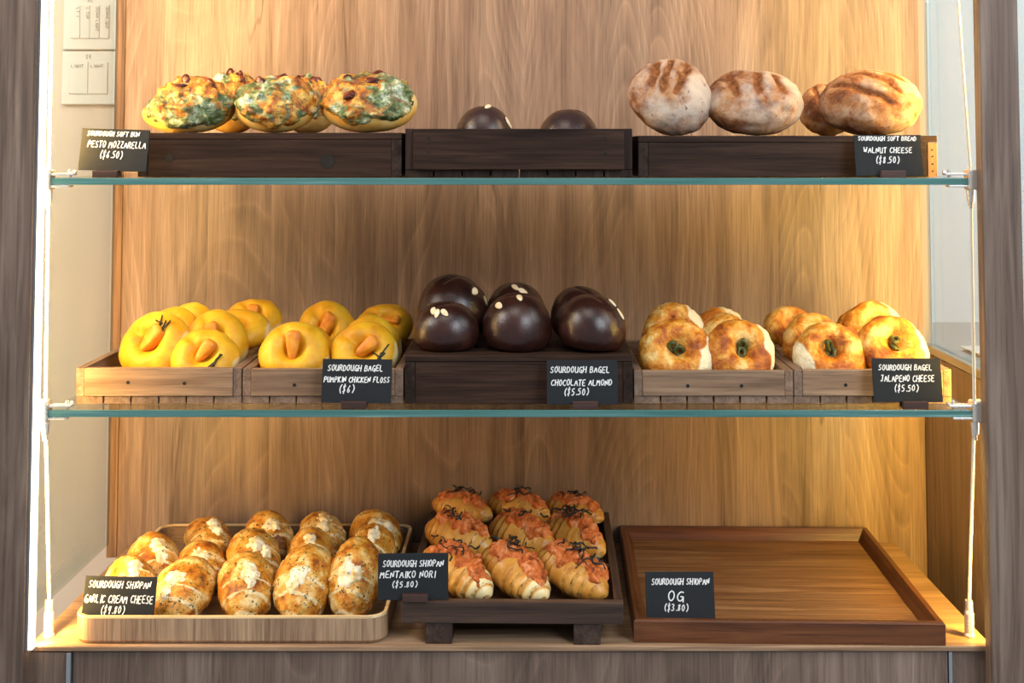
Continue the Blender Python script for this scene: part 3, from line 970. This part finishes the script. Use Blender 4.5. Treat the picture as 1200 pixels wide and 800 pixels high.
def k_pumpkin(seed, o):
    rng = random.Random(seed)
    R, T = 0.046, 0.056
    D, rd = 0.024, 0.0145
    ex = rng.uniform(0.9, 1.0)
    zt = bagel_core(R, T, D, rd)
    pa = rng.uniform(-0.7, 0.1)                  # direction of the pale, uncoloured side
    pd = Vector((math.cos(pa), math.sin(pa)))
    def f(u, v):
        q = math.sin(v)
        r = R * q
        z = zt(r) if v <= math.pi / 2 else -T / 2 * math.sqrt(max(0, 1 - q ** 2.5))
        p = Vector((r * math.cos(u), r * math.sin(u) * ex, z))
        k = 1 + 0.06 * nz(p, 26, seed) + 0.03 * nz(p, 60, seed)
        if v < math.pi / 2:                       # folded seam from the hole to the rim
            du = (u - (pa + 2.6) + math.pi) % (2 * math.pi) - math.pi
            p.z -= 0.006 * math.exp(-(du / 0.2) ** 2) * sm(0.2, 0.5, q) * (1 - sm(.75, 1, q))
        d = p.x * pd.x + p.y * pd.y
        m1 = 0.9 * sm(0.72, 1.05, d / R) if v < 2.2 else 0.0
        return (p * k, m1, 0.5 * sm(0.35, 0.0, q) if v < 1.57 else 0.2)
    out = [('dough', *grid(56, 34, f), 'pumpkin', None)]
    if o.get('wedge', 1):
        a = o.get('wa', rng.uniform(0.6, 1.6))
        L, Wd, Hh = 0.0185, 0.0105, 0.0095
        def wf(u, v):
            c, s = math.cos(v), math.sin(v)
            sg = lambda x, e: math.copysign(abs(x) ** e, x)
            tap = 0.75 + 0.35 * sg(c, .5)
            return (Vector((L * sg(c, .55), Wd * tap * sg(s * math.cos(u), .6), Hh * sg(s * math.sin(u), .55))), 0, 0)
        wm = Matrix.Translation((0.004 * math.cos(a), 0.004 * math.sin(a), T / 2 - 0.0105)) @ Matrix.Rotation(a, 4, 'Z') @ Matrix.Rotation(-0.42, 4, 'Y')
        g = grid(24, 16, wf)
        out.append(('pumpkin_wedge', [wm @ x for x in g[0]], *g[1:], 'wedge', None))
        def rf(u, v):
            c, s = math.cos(v), math.sin(v)
            return (Vector((-L * 0.96 + 0.0022 * c, Wd * .52 * s * math.cos(u), Hh * .92 * s * math.sin(u))), 0, 0)
        g = grid(18, 8, rf)
        out.append(('rind', [wm @ x for x in g[0]], *g[1:], 'rind', len(out) - 1))
    if o.get('sprig', 0):
        ls = []
        sa = o.get('sa', -0.9)
        for i in range(4):
            r0 = R * rng.uniform(.5, .62)
            a0 = sa + rng.uniform(-.3, .3)
            b0 = Vector((r0 * math.cos(a0), r0 * math.sin(a0) * ex))
            dr = Vector((math.cos(rng.uniform(0, 3.1)), math.sin(rng.uniform(0, 3.1)))) * rng.uniform(.006, .013)
            pts = []
            for s in range(5):
                q = b0 + dr * (s / 2 - 1)
                pts.append((q.x, q.y, zt(q.length) * 1.04 + 0.0012 + 0.0008 * math.sin(s * 2)))
            ls.append(pts)
        out.append(('herb_sprig', *tubes(ls, 0.0011), 'herb', None))
    return out


def k_jalapeno(seed, o):
    rng = random.Random(seed)
    R, T, D, rd = 0.047, 0.052, 0.020, 0.0165
    ex = rng.uniform(0.88, 0.98)
    zt = bagel_core(R, T, D, rd, 2.3)
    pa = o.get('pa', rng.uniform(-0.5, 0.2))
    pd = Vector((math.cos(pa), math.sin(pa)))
    def f(u, v):
        q = math.sin(v)
        r = R * q
        z = zt(r) if v <= math.pi / 2 else -T / 2 * math.sqrt(max(0, 1 - q ** 2.3))
        p = Vector((r * math.cos(u), r * math.sin(u) * ex, z))
        lump = 0.07 * nz(p, 30, seed) + (0.06 * abs(nz(p, 75, seed + 3)) + 0.03 * nz(p, 150, seed)) * (1 if v < 1.8 else 0.3)
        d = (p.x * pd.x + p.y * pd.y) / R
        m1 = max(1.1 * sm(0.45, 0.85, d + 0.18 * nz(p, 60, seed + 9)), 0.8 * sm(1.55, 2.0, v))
        return (p * (1 + lump), m1, 0.45 * sm(.5, .15, q) * (v < 1.57))
    out = [('dough', *grid(60, 36, f), 'jala', None)]
    if o.get('pep', 1):
        a = rng.uniform(0, 3)
        for k in range(2):
            def pf(u, v, k=k):
                rr = 0.0062 + 0.0024 * math.cos(v * 2)
                return (Vector((0.0066 * math.cos(u) + .0034 * math.cos(u) * math.cos(2 * v), 0.0055 * math.sin(u) + .003 * math.sin(u) * math.cos(2 * v), 0.0036 * math.sin(2 * v))) * (1 + .25 * nz((math.cos(u), math.sin(u), k), 1.2, seed)), 0, 0)
            vs, fs = [], []
            for i in range(20):
                for j in range(8):
                    vs.append(pf(2 * math.pi * i / 20, math.pi * j / 8)[0] * .86)
            for i in range(20):
                for j in range(8):
                    fs.append((i * 8 + j, ((i + 1) % 20) * 8 + j, ((i + 1) % 20) * 8 + (j + 1) % 8, i * 8 + (j + 1) % 8))
            off = (k - .35) * 0.009
            wm = Matrix.Translation((off * math.cos(a), off * math.sin(a), T / 2 - D + 0.0045 + 0.003 * k)) @ Euler((rng.uniform(-.9, .9), rng.uniform(-.9, .9), a)).to_matrix().to_4x4()
            out.append(('pepper_slice', [wm @ x for x in vs], fs, None, None, 'pepper', None))
    return out


def k_choc(seed, o):
    rng = random.Random(seed)
    R, H = 0.043, 0.052
    ca = rng.uniform(0, 6)
    def surf(u, v):
        s, c = math.sin(v), math.cos(v)
        sq = abs(s) ** 0.85
        p = Vector((R * sq * math.cos(u), R * sq * math.sin(u) * .97, H * 0.62 * c if c > 0 else H * 0.42 * max(c, -0.62 + 0.1 * (c + 0.62))))
        k = 1 + 0.035 * nz(p, 22, seed) + 0.006 * nz(p, 120, seed)
        q = p * k
        if c > 0:                     # closed-up bagel hole: a shallow crease on top
            x = (p.x * math.cos(ca) + p.y * math.sin(ca)); y = (-p.x * math.sin(ca) + p.y * math.cos(ca))
            q.z -= 0.0035 * math.exp(-(y / 0.0035) ** 2) * math.exp(-(x / 0.016) ** 2)
        return q
    out = [('bun', *grid(56, 34, lambda u, v: (surf(u, v), 0, 0)), 'choc', None)]
    for (u, v, a) in o.get('alm', []):
        p = surf(u, v)
        n_ = (surf(u + .02, v) - p).cross(surf(u, v + .02) - p)
        n_ = n_ if n_.dot(p) > 0 else -n_
        n_.normalize()
        out.append(('almond_flake', *flake(p + n_ * 0.0006, n_, a, 0.0068, 0.0036, 0.0011), 'almond', None))
    return out


def k_boule(seed, o):
    R, H = 0.058, 0.048
    sc = o.get('scores', ((-.42, .8), (0.02, .8), (.42, .8)))
    an = o.get('sa', 0.0)
    ca, sa = math.cos(an), math.sin(an)
    def f(u, v):
        s, c = math.sin(v), math.cos(v)
        p = Vector((R * s * math.cos(u), R * .95 * s * math.sin(u), (H if c > 0 else H * .8) * c))
        k = 1 + 0.07 * nz(p, 17, seed) + 0.045 * nz(p, 45, seed) + 0.025 * nz(p, 110, seed)
        x, y = (p.x * ca + p.y * sa) / R, (-p.x * sa + p.y * ca) / R
        m = 0.0
        if c > 0.05:
            for (x0, ln) in sc:
                w_ = 0.115 * (1 - 0.4 * (y / ln) ** 2)
                xx = x - x0 - 0.05 * math.sin(3 * y + x0 * 5) - 0.05 * nz(p, 60, seed + 5)
                m = max(m, math.exp(-(xx / w_) ** 2) * sm(ln, ln * .6, abs(y - .05)) )
        fl = sm(-.7, .3, c) * 0.50 + 0.9 * nz(p, 24, seed + 2) + 0.5 * nz(p, 70, seed + 6) + o.get('fl', 0.0) + 0.3 * p.x / R
        return (p * (k - 0.12 * m + 0.12 * (m * (1 - m))), m * 0.95, max(0, fl * (1 - 1.3 * m)))
    return [('loaf', *grid(84, 50, f), 'boule', None)]


def roll_surf(seed, L, W, H, ridges=5.0, amp=0.05, tw=0.5):
    def s(u, v):
        t = -math.cos(v)
        r = (max(0.0, 1 - abs(t) ** 2.3)) ** 0.62
        ph = (t * ridges + tw * math.sin(u + .6) * 0.35)
        fr = abs(ph) - math.floor(abs(ph))
        rid = 1 + amp * (fr - 0.5) * (1 if abs(t) > .12 else .3)
        x = W / 2 * r * rid * math.cos(u)
        z = H / 2 * r * rid * math.sin(u)
        if z < 0: z *= 0.8
        y = L / 2 * t
        p = Vector((x, y, z))
        k = 1 + 0.07 * nz(p, 22, seed) + 0.02 * nz(p, 60, seed)
        return Vector((p.x * k, p.y, p.z * k)), fr, t
    return s


def k_garlic(seed, o):
    rng = random.Random(seed)
    L, W, H = 0.115, 0.076, 0.068
    s = roll_surf(seed, L, W, H, 3.2, 0.07)
    def f(u, v):
        p, fr, t = s(u, v)
        k = 0.045 * abs(nz(p, 80, seed + 1)) + 0.02 * nz(p, 170, seed) + .04 * nz(p, 35, seed + 4)
        return (p * (1 + k), 0.75 * sm(.8, 1, fr) * (abs(t) > .3) + 0.35 * sm(-.2, -.9, t), 0.5 * sm(.3, 0., math.sin(u)) * (math.sin(u) < .4))
    out = [('roll', *grid(64, 60, f), 'garlic', None)]
    for i, (t0, u0, ln, wd) in enumerate(o.get('cream', [(-.1 + rng.uniform(-.2, .1), 1.57 + rng.uniform(-.3, .3), rng.uniform(.2, .34), rng.uniform(.26, .42)),
                                                       (-.45 + rng.uniform(-.1, .15), 1.4 + rng.uniform(-.5, .5), .2, .28)])):
        def cf(a, b):
            da, db = a * 2 - 1, b * 2 - 1
            rr = math.hypot(da, db)
            bd = 1 + 0.45 * nz((da * 1.3, db * 1.3, i), 1.6, seed + 7)
            t = max(-.93, min(.93, t0 + ln * da)); u = u0 + wd * db
            p, _, _ = s(u, math.acos(-t))
            h = 0.0045 * (1 - (rr / bd) ** 2) if rr < 1.5 else -.01
            h = max(h, -0.006) + 0.0025 * nz(p, 110, seed + 3)
            n_ = Vector((p.x / W ** 2, p.y / L ** 2, p.z / H ** 2)).normalized()
            return (p + n_ * h, 0, 0)
        out.append(('cream_cheese', *sheet(22, 22, cf), 'cream', None))
    return out


def k_mentaiko(seed, o):
    rng = random.Random(seed)
    L, W, H = 0.128, 0.060, 0.058
    s = roll_surf(seed, L, W, H, 5.0, 0.13, 0.8)
    def f(u, v):
        p, fr, t = s(u, v)
        return (p, o.get('pale', .3) * (0.9 * sm(.3, .9, -t) * sm(.2, .9, fr + .2) + 0.4 * sm(.1, .9, -t)) + 0.25 * sm(0., -.8, math.sin(u)), 0.55 * sm(.72, 1.0, fr) * (abs(t) > .12) + 0.35 * sm(0, .8, t))
    out = [('roll', *grid(60, 90, f), 'mdough', None)]
    un = lambda t: 1.57 + .2 * math.sin(4 * t + seed)
    def rf(a, b):
        da, db = a * 2 - 1, b * 2 - 1
        t = -0.02 + 0.86 * da
        u = un(t) + db * (0.74 + .18 * math.sin(9 * t + seed * 2) + .12 * math.sin(17 * t + seed))
        p, _, _ = s(u, math.acos(-max(-.96, min(.96, t))))
        n_ = Vector((p.x / W ** 2, p.y / L ** 2, p.z / H ** 2)).normalized()
        e = max(abs(da) ** 4, abs(db) ** 3)
        h = 0.007 * (1 - e) - 0.0035 * e + 0.0065 * nz(p, 75, seed + 3) * (1 - e * .6) + 0.0025 * nz(p, 190, seed)
        return (p + n_ * h, 0, 0)
    out.append(('roe_topping', *sheet(70, 36, rf), 'roe', None))
    ls = []
    for i in range(o.get('nori', 9)):
        t0 = rng.gauss(o.get('nt', -.1), .22)
        t0 = max(-.7, min(.65, t0))
        u0 = 1.57 + rng.gauss(0, .3)
        ang = rng.uniform(0, 6.28)
        ln = rng.uniform(.10, .24)
        pts = []
        for k in range(9):
            q = k / 8 - .5
            t = max(-.9, min(.9, t0 + ln * q * 1.7 * math.cos(ang + q)))
            u = u0 + ln * q * 3.4 * math.sin(ang + q)
            p, _, _ = s(u, math.acos(-t))
            n_ = Vector((p.x / W ** 2, p.y / L ** 2, p.z / H ** 2)).normalized()
            pts.append(p + n_ * (0.0098 + 0.002 * math.sin(k * .9 + i) + 0.0014 * (i % 4)))
        ls.append(pts)
    out.append(('nori_shreds', *tubes(ls, 0.0014, 6, 0.45), 'nori', None))
    return out


def k_pesto(seed, o):
    rng = random.Random(seed)
    R, H = 0.054, 0.037
    def body(u, v):
        s, c = math.sin(v), math.cos(v)
        p = Vector((R * abs(s) ** .9 * math.cos(u), R * .95 * abs(s) ** .9 * math.sin(u), H * c * (1 if c > 0 else .8)))
        return p * (1 + 0.06 * nz(p, 18, seed) + .015 * nz(p, 60, seed))
    out = [('bun', *grid(52, 32, lambda u, v: (body(u, v), sm(1.2, .9, v) + .35 * nz(body(u, v), 25, seed), 0)), 'pdough', None)]
    ga = o.get('ga', rng.uniform(0, 6))
    def tf(u, v):
        vv = v / math.pi * (1.38 + 0.30 * nz((math.cos(u), math.sin(u), 0), 1.4, seed + 4))
        p = body(u, vv)
        n_ = Vector((p.x / R ** 2, p.y / R ** 2, p.z / H ** 2)).normalized()
        e = (v / math.pi) ** 8
        h = 0.0035 * (1 - e) - 0.003 * e + (0.0075 * nz(p, 48, seed + 2) + 0.005 * nz(p, 110, seed) + 0.002 * nz(p, 230, seed)) * (1 - .7 * e)
        h = max(h, 0.0012 - 0.006 * e)
        return (p + n_ * h, max(0, math.cos(u - ga)) - .35, 0)
    vs, fs, a1, a2 = [], [], [], []
    nu, nv = 84, 36
    vs.append(tf(0, 0.0001)[0]); a1.append(0); a2.append(0)
    for j in range(1, nv + 1):
        for i in range(nu):
            p, x, y = tf(2 * math.pi * i / nu, math.pi * j / nv)
            vs.append(p); a1.append(x); a2.append(y)
    for i in range(nu): fs.append((0, 1 + i, 1 + (i + 1) % nu))
    for j in range(nv - 1):
        for i in range(nu):
            a = 1 + j * nu + i; b = 1 + j * nu + (i + 1) % nu
            fs.append((a, a + nu, b + nu, b))
    out.append(('pesto_topping', vs, fs, a1, a2, 'pesto', None))
    for (u, v) in o.get('tom', [(rng.uniform(.5, 2.6), rng.uniform(.3, .8)) for _ in range(3)]):
        p = body(u, v) * 1.06
        a = rng.uniform(0, 3)
        def pf(uu, vv, p=p, a=a):
            s, c = math.sin(vv), math.cos(vv)
            q = Vector((0.0115 * s * math.cos(uu), 0.007 * s * math.sin(uu), 0.0042 * c))
            q = Matrix.Rotation(a, 3, 'Z') @ q
            return (p * 0.975 + q * (1 + .8 * nz(q, 130, seed + a)), 0, 0)
        out.append(('dried_tomato', *grid(18, 10, pf), 'tomato', None))
    return out


KIND = {'pumpkin_bagel': (k_pumpkin, 'bagel'), 'jalapeno_bagel': (k_jalapeno, 'bagel'), 'chocolate_bagel': (k_choc, 'bagel'), 'dark_bun': (k_choc, 'bun'),
        'walnut_loaf': (k_boule, 'bread'), 'garlic_roll': (k_garlic, 'bread roll'), 'roe_roll': (k_mentaiko, 'bread roll'), 'pesto_bun': (k_pesto, 'bun')}
SEED = [10]


def bread(kind, x0, x1, ytop, Y, floor, rot, label, group, lift=0.0, lim=(0.72, 1.4), seed=None, **o):
    SEED[0] += 1
    sd = seed or SEED[0]
    pieces = KIND[kind][0](sd, o)
    Rm = Euler([math.radians(a) for a in rot], 'XYZ').to_matrix()
    body = [Rm @ Vector(p) for p in pieces[0][1]]
    pxc = (x0 + x1) / 2
    ctr = at(pxc, ytop + 30, Y)
    dpt = (ctr - CAM).dot(fw)
    wx = max(p.x for p in body) - min(p.x for p in body)
    s = (x1 - x0) * dpt / F_PX / wx
    base = floor + lift + 0.0005
    # height of the top point, seen at its own depth
    hz = (max(p.z for p in body) - min(p.z for p in body)) * s
    topp = max(body, key=lambda p: p.z)
    ymid = (max(p.y for p in body) + min(p.y for p in body)) / 2
    want = at(pxc, ytop, Y + (topp.y - ymid) * s).z - base
    k = max(lim[0], min(lim[1], want / hz))
    if abs(k - want / hz) > 0.02:
        print('FIT %s %s want %.3f' % (kind, label[:40], want / hz))
    S = Matrix.Diagonal((s, s, s * k))
    cx = (max(p.x for p in body) + min(p.x for p in body)) / 2 * s
    cy = ymid * s
    mz = min(p.z for p in body) * s * k
    root = empty(kind, (ctr.x, Y, base), label, KIND[kind][1], group)
    objs = []
    for (nm, vs, fs, a1, a2, mat, par) in pieces:
        m = MB()
        m.v = [S @ (Rm @ Vector(p)) - Vector((cx, cy, mz)) for p in vs]
        m.f = list(fs)
        if a1 is not None:
            m.a = {'m1': a1, 'm2': a2}
        o_ = m.build(nm, M[mat], objs[par] if par is not None else root, smooth=True)
        if nm == 'nori_shreds':
            o_['kind'] = 'stuff'
        objs.append(o_)
    return root


# ---- pesto buns, top left
g = 'pesto mozzarella buns on the left riser box'
bread('pesto_bun', 168, 232, 116, 0.20, zP, (35, 0, 40), 'pesto bun showing only a browned scrap at the far left end', g)
bread('pesto_bun', 240, 306, 88, 0.205, zP, (35, 5, 0), 'dark-topped pesto bun mostly hidden behind the two leftmost buns', g, lim=(.7, 1.6))
bread('pesto_bun', 328, 394, 92, 0.205, zP, (35, 0, 20), 'pesto bun mostly hidden behind the middle and right front buns', g, lim=(.7, 1.6))
bread('pesto_bun', 178, 276, 91, 0.095, zP, (62, 10, 0), 'leftmost front pesto bun with green patches and golden cheese', g, ga=-1.0)
bread('pesto_bun', 276, 372, 92, 0.095, zP, (60, -10, 10), 'middle front pesto bun with one dark tomato and pale lower right', g, ga=2.6, tom=[(1.9, .75), (1.2, .95)])
bread('pesto_bun', 376, 489, 91, 0.10, zP, (50, 8, -10), 'rightmost pesto bun, largest, with shiny tomato pieces and green right side', g, ga=-0.2,
      tom=[(2.6, .5), (1.2, .25), (-2.2, .35), (1.6, 1.0)])

# ---- two dark buns in the crate
g = 'dark buns in the top crate'
bread('dark_bun', 531, 604, 124, 0.13, zC, (0, 0, 0), 'left of the two dark buns peeking over the top crate, with almond', g, alm=[(5.0, .35, .3), (5.9, .95, 1.2)], lim=(.7, 1.9))
bread('dark_bun', 628, 704, 128, 0.13, zC, (0, 0, 90), 'right of the two dark buns peeking over the top crate, plain', g, lim=(.7, 1.9))

# ---- walnut loaves
g = 'walnut cheese loaves on the right riser box'
bread('walnut_loaf', 936, 1000, 98, 0.20, zW, (40, 0, 0), 'small dark walnut loaf tucked behind the rightmost loaf', g, lim=(.7, 1.6), fl=-.5)
bread('walnut_loaf', 735, 835, 69, 0.10, zW, (52, 22, 0), 'leftmost walnut loaf, tilted, with brown scores on its left', g, scores=((-.62, .6), (-.3, .75), (.05, .7)), fl=-.05)
bread('walnut_loaf', 824, 941, 82, 0.105, zW, (42, 0, 0), 'second walnut loaf from left, upright, with three short scores on top', g, scores=((-.5, .6), (0.02, .65), (.45, .55)), fl=-.05)
bread('walnut_loaf', 960, 1078, 81, 0.10, zW, (42, -5, 0), 'rightmost walnut loaf above the walnut card with long diagonal scores', g, sa=0.75, scores=((-.35, .9), (.12, .85), (.5, .6)), fl=-.3)

# ---- pumpkin bagels
zt_ = Z2 + 0.009
g = 'pumpkin bagels in the two left trays'
bread('pumpkin_bagel', 192, 254, 354, 0.225, zt_, (66, 0, 0), 'hindmost pumpkin bagel at the back left of the left tray', g, wedge=0)
bread('pumpkin_bagel', 170, 237, 359, 0.172, zt_, (66, 0, 0), 'pumpkin bagel second from front in left column of the left tray', g, wedge=0)
bread('pumpkin_bagel', 140, 225, 365, 0.100, zt_, (58, 0, -12), 'leftmost pumpkin bagel at front with a long orange wedge', g, wa=0.8, sprig=1, sa=0.9)
bread('pumpkin_bagel', 263, 330, 350, 0.222, zt_, (50, 0, 5), 'pumpkin bagel at the back right of the left tray, wedge standing on top', g, lift=0.0325, wa=1.5)
bread('pumpkin_bagel', 243, 316, 365, 0.178, zt_, (48, 0, 8), 'pumpkin bagel sandwiched behind the pale-spotted one in the left tray', g, lift=0.0325, wedge=0)
bread('pumpkin_bagel', 213, 291, 362, 0.132, zt_, (64, 0, 5), 'pumpkin bagel with a small wedge right behind the sprigged front one', g, wa=1.9)
bread('pumpkin_bagel', 199, 280, 386, 0.083, zt_, (58, 0, 5), 'short front pumpkin bagel with dark herb sprig beside the tray rail', g, wa=0.9, sprig=1, sa=-.75)
bread('pumpkin_bagel', 346, 418, 352, 0.205, zt_, (58, 0, 0), 'pumpkin bagel at the back of the carded tray, left of two', g, wa=1.0)
bread('pumpkin_bagel', 318, 392, 379, 0.140, zt_, (64, 0, 8), 'pumpkin bagel hidden behind the front one with the upright wedge', g, wedge=0)
bread('pumpkin_bagel', 303, 387, 377, 0.080, zt_, (58, 0, 0), 'front pumpkin bagel with an upright wedge, left of the pumpkin card', g, wa=1.55)
bread('pumpkin_bagel', 418, 484, 356, 0.215, zt_, (50, 0, 15), 'shaded pumpkin bagel at the back next to the chocolate bagels', g, lift=0.0325, wa=-0.3)
bread('pumpkin_bagel', 400, 471, 369, 0.145, zt_, (64, 0, 10), 'pumpkin bagel just behind the one above the pumpkin card', g, wedge=0)
bread('pumpkin_bagel', 388, 466, 376, 0.080, zt_, (58, 0, 5), 'front pumpkin bagel above the pumpkin card with dark herb strips', g, wa=0.5, sprig=1, sa=-.5)

# ---- chocolate bagels
g = 'chocolate almond bagels on the riser box'
bread('chocolate_bagel', 516, 574, 331, 0.235, zB, (0, 0, 0), 'chocolate bagel almost hidden between left and middle pairs, almonds on its edge', g, lift=0.0, lim=(.7, 1.9),
      alm=[(5.6, .75, .6), (5.9, 1.1, .9), (5.5, 1.3, 0.2)])
bread('chocolate_bagel', 489, 570, 321, 0.165, zB, (8, 0, 0), 'tallest chocolate bagel at the back left', g, lift=0.0, lim=(.7, 1.7), alm=[(5.8, .8, .5)])
bread('chocolate_bagel', 484, 562, 353, 0.085, zB, (4, 0, 0), 'front left chocolate bagel with three almond flakes on its shoulder', g,
      alm=[(4.1, .62, .8), (4.35, .7, .5), (4.7, .66, 1.4)])
bread('chocolate_bagel', 569, 641, 331, 0.17, zB, (8, 0, 60), 'middle back chocolate bagel with almond crumbs on top', g, alm=[(3.4, .4, .5), (3.9, .5, 1.2)], lim=(.7, 1.7))
bread('chocolate_bagel', 565, 647, 343, 0.085, zB, (4, 0, 30), 'front middle chocolate bagel with one almond flake at upper left', g, alm=[(3.35, .75, .9), (4.3, .35, .5)])
bread('chocolate_bagel', 645, 716, 335, 0.165, zB, (8, 0, 0), 'back right chocolate bagel peeking out over the right front one', g, lim=(.7, 1.7))
bread('chocolate_bagel', 653, 734, 345, 0.080, zB, (4, 0, 80), 'front right chocolate bagel with almond slivers on its right', g, alm=[(4.6, .55, .1), (4.5, .95, .9)])

# ---- jalapeno bagels
g = 'jalapeno cheese bagels in the two right trays'
bread('jalapeno_bagel', 752, 829, 354, 0.165, zt_, (60, 0, 0), 'jalapeno bagel behind the leftmost front one, pepper ring on its edge', g, pa=0.6)
bread('jalapeno_bagel', 747, 837, 373, 0.085, zt_, (56, 0, 0), 'leftmost front jalapeno bagel with a white lower right side', g, pa=-0.45)
bread('jalapeno_bagel', 812, 876, 357, 0.22, zt_, (55, 0, 0), 'hindmost jalapeno bagel of the left jalapeno tray with dark pepper on top', g, pa=1.0)
bread('jalapeno_bagel', 818, 882, 366, 0.155, zt_, (62, 0, 0), 'jalapeno bagel sandwiched in the right column of the left jalapeno tray', g, pep=0)
bread('jalapeno_bagel', 825, 908, 374, 0.085, zt_, (56, 0, 8), 'front jalapeno bagel with a long dark pepper in its middle, pale right edge', g, pa=0.1)
bread('jalapeno_bagel', 895, 955, 358, 0.205, zt_, (50, 0, -5), 'hindmost bagel of the left column in the rightmost tray', g, lift=0.032, pep=0)
bread('jalapeno_bagel', 917, 988, 366, 0.145, zt_, (62, 0, -5), 'second bagel of the left column in the rightmost tray', g, pep=0)
bread('jalapeno_bagel', 929, 1016, 377, 0.092, zt_, (52, 0, -8), 'front bagel of the rightmost tray with green pepper, left of the jalapeno card', g, pa=3.6)
bread('jalapeno_bagel', 977, 1040, 360, 0.225, zt_, (60, 0, 0), 'jalapeno bagel at the very back of the rightmost tray', g, pep=0)
bread('jalapeno_bagel', 985, 1066, 351, 0.155, zt_, (60, 0, 5), 'tall bagel behind the one above the jalapeno card', g, pa=.4)
bread('jalapeno_bagel', 1003, 1088, 369, 0.09, zt_, (56, 0, 4), 'rightmost jalapeno bagel above the jalapeno card, bright right edge', g, lift=0.009, pa=0.0)

# ---- garlic rolls
g = 'garlic cream cheese rolls in the round-cornered tray'
GR = [
    (213, 274, 607, 0.285, (14, 0, 25), 'back-row garlic roll, first from left with browned cheese top'),
    (285, 348, 598, 0.285, (14, 0, 35), 'back-row garlic roll, second from left with white cheese streak'),
    (349, 408, 602, 0.285, (14, 0, 30), 'back-row garlic roll, third from left with tan swirled top'),
    (408, 473, 599, 0.285, (14, 0, 15), 'back-row garlic roll at the far right corner of the tray, darkest'),
    (147, 213, 622, 0.185, (16, 0, 24), 'leftmost middle-row garlic roll with white cheese on its right'),
    (204, 268, 635, 0.180, (14, 0, 20), 'low middle-row garlic roll just above the front roll beside the card'),
    (263, 332, 618, 0.185, (18, 0, 25), 'middle-row garlic roll in the tray centre with a white stripe'),
    (335, 394, 619, 0.190, (16, 0, 12), 'middle-row garlic roll between the centre roll and the rightmost column'),
    (406, 463, 612, 0.190, (18, 0, -8), 'middle-row garlic roll in the rightmost column, reddish brown'),
    (121, 186, 652, 0.095, (12, 0, 28), 'front garlic roll standing behind the garlic card'),
    (180, 252, 654, 0.080, (24, 0, -6), 'front garlic roll right beside the garlic card, large white cheese patch'),
    (253, 324, 647, 0.082, (24, 0, 14), 'front garlic roll with a pale bare end, third from left in front'),
    (321, 393, 640, 0.082, (28, 0, -5), 'long front garlic roll with a white drip down its middle'),
    (383, 449, 628, 0.085, (34, 0, -5), 'tallest front garlic roll, beside the mentaiko card'),
]
for (a, b, yt, Y, rot, lab) in GR:
    bread('garlic_roll', a, b, yt, Y, zG, rot, lab, g, lim=(.7, 1.5))

# ---- roe rolls
g = 'mentaiko rolls in the footed tray'
MR_ = [
    (505, 578, 578, 0.305, (4, 0, 58), 'back-row roe roll on the left with a heap of nori on top', dict(nori=14, nt=-.1), 0.022),
    (570, 645, 576, 0.305, (4, 0, 54), 'back-row roe roll in the middle with sparse nori at its top', dict(nori=8, nt=.1), 0.022),
    (638, 707, 581, 0.300, (4, 0, 52), 'back-row roe roll on the right, thin nori on its upper right', dict(nori=7, nt=-.1), 0.022),
    (496, 579, 604, 0.205, (6, 0, 58), 'middle-row roe roll on the left, browned with a nori tuft', dict(nori=6, nt=.1), 0.004),
    (572, 652, 604, 0.205, (6, 0, 52), 'middle-row roe roll in the centre with one curved nori strand', dict(nori=5, nt=.1), 0.004),
    (637, 709, 604, 0.205, (6, 0, 46), 'middle-row roe roll on the right with a dense clump of nori', dict(nori=15, nt=.1), 0.004),
    (492, 579, 640, 0.078, (14, 0, 48), 'front-row roe roll half hidden by the mentaiko card', dict(nori=9, nt=.1, pale=.8), 0.0),
    (562, 645, 638, 0.078, (14, 0, 42), 'front-row roe roll in the middle with pale ridged end', dict(nori=9, nt=.2, pale=.7), 0.0),
    (628, 712, 638, 0.078, (14, 0, 46), 'front-row roe roll on the right end with long black nori strips', dict(nori=12, nt=0, pale=.1), 0.0),
]
for (a, b, yt, Y, rot, lab, kw, lf) in MR_:
    bread('roe_roll', a, b, yt, Y, zM, rot, lab, g, lift=lf, lim=(.7, 1.5), **kw)
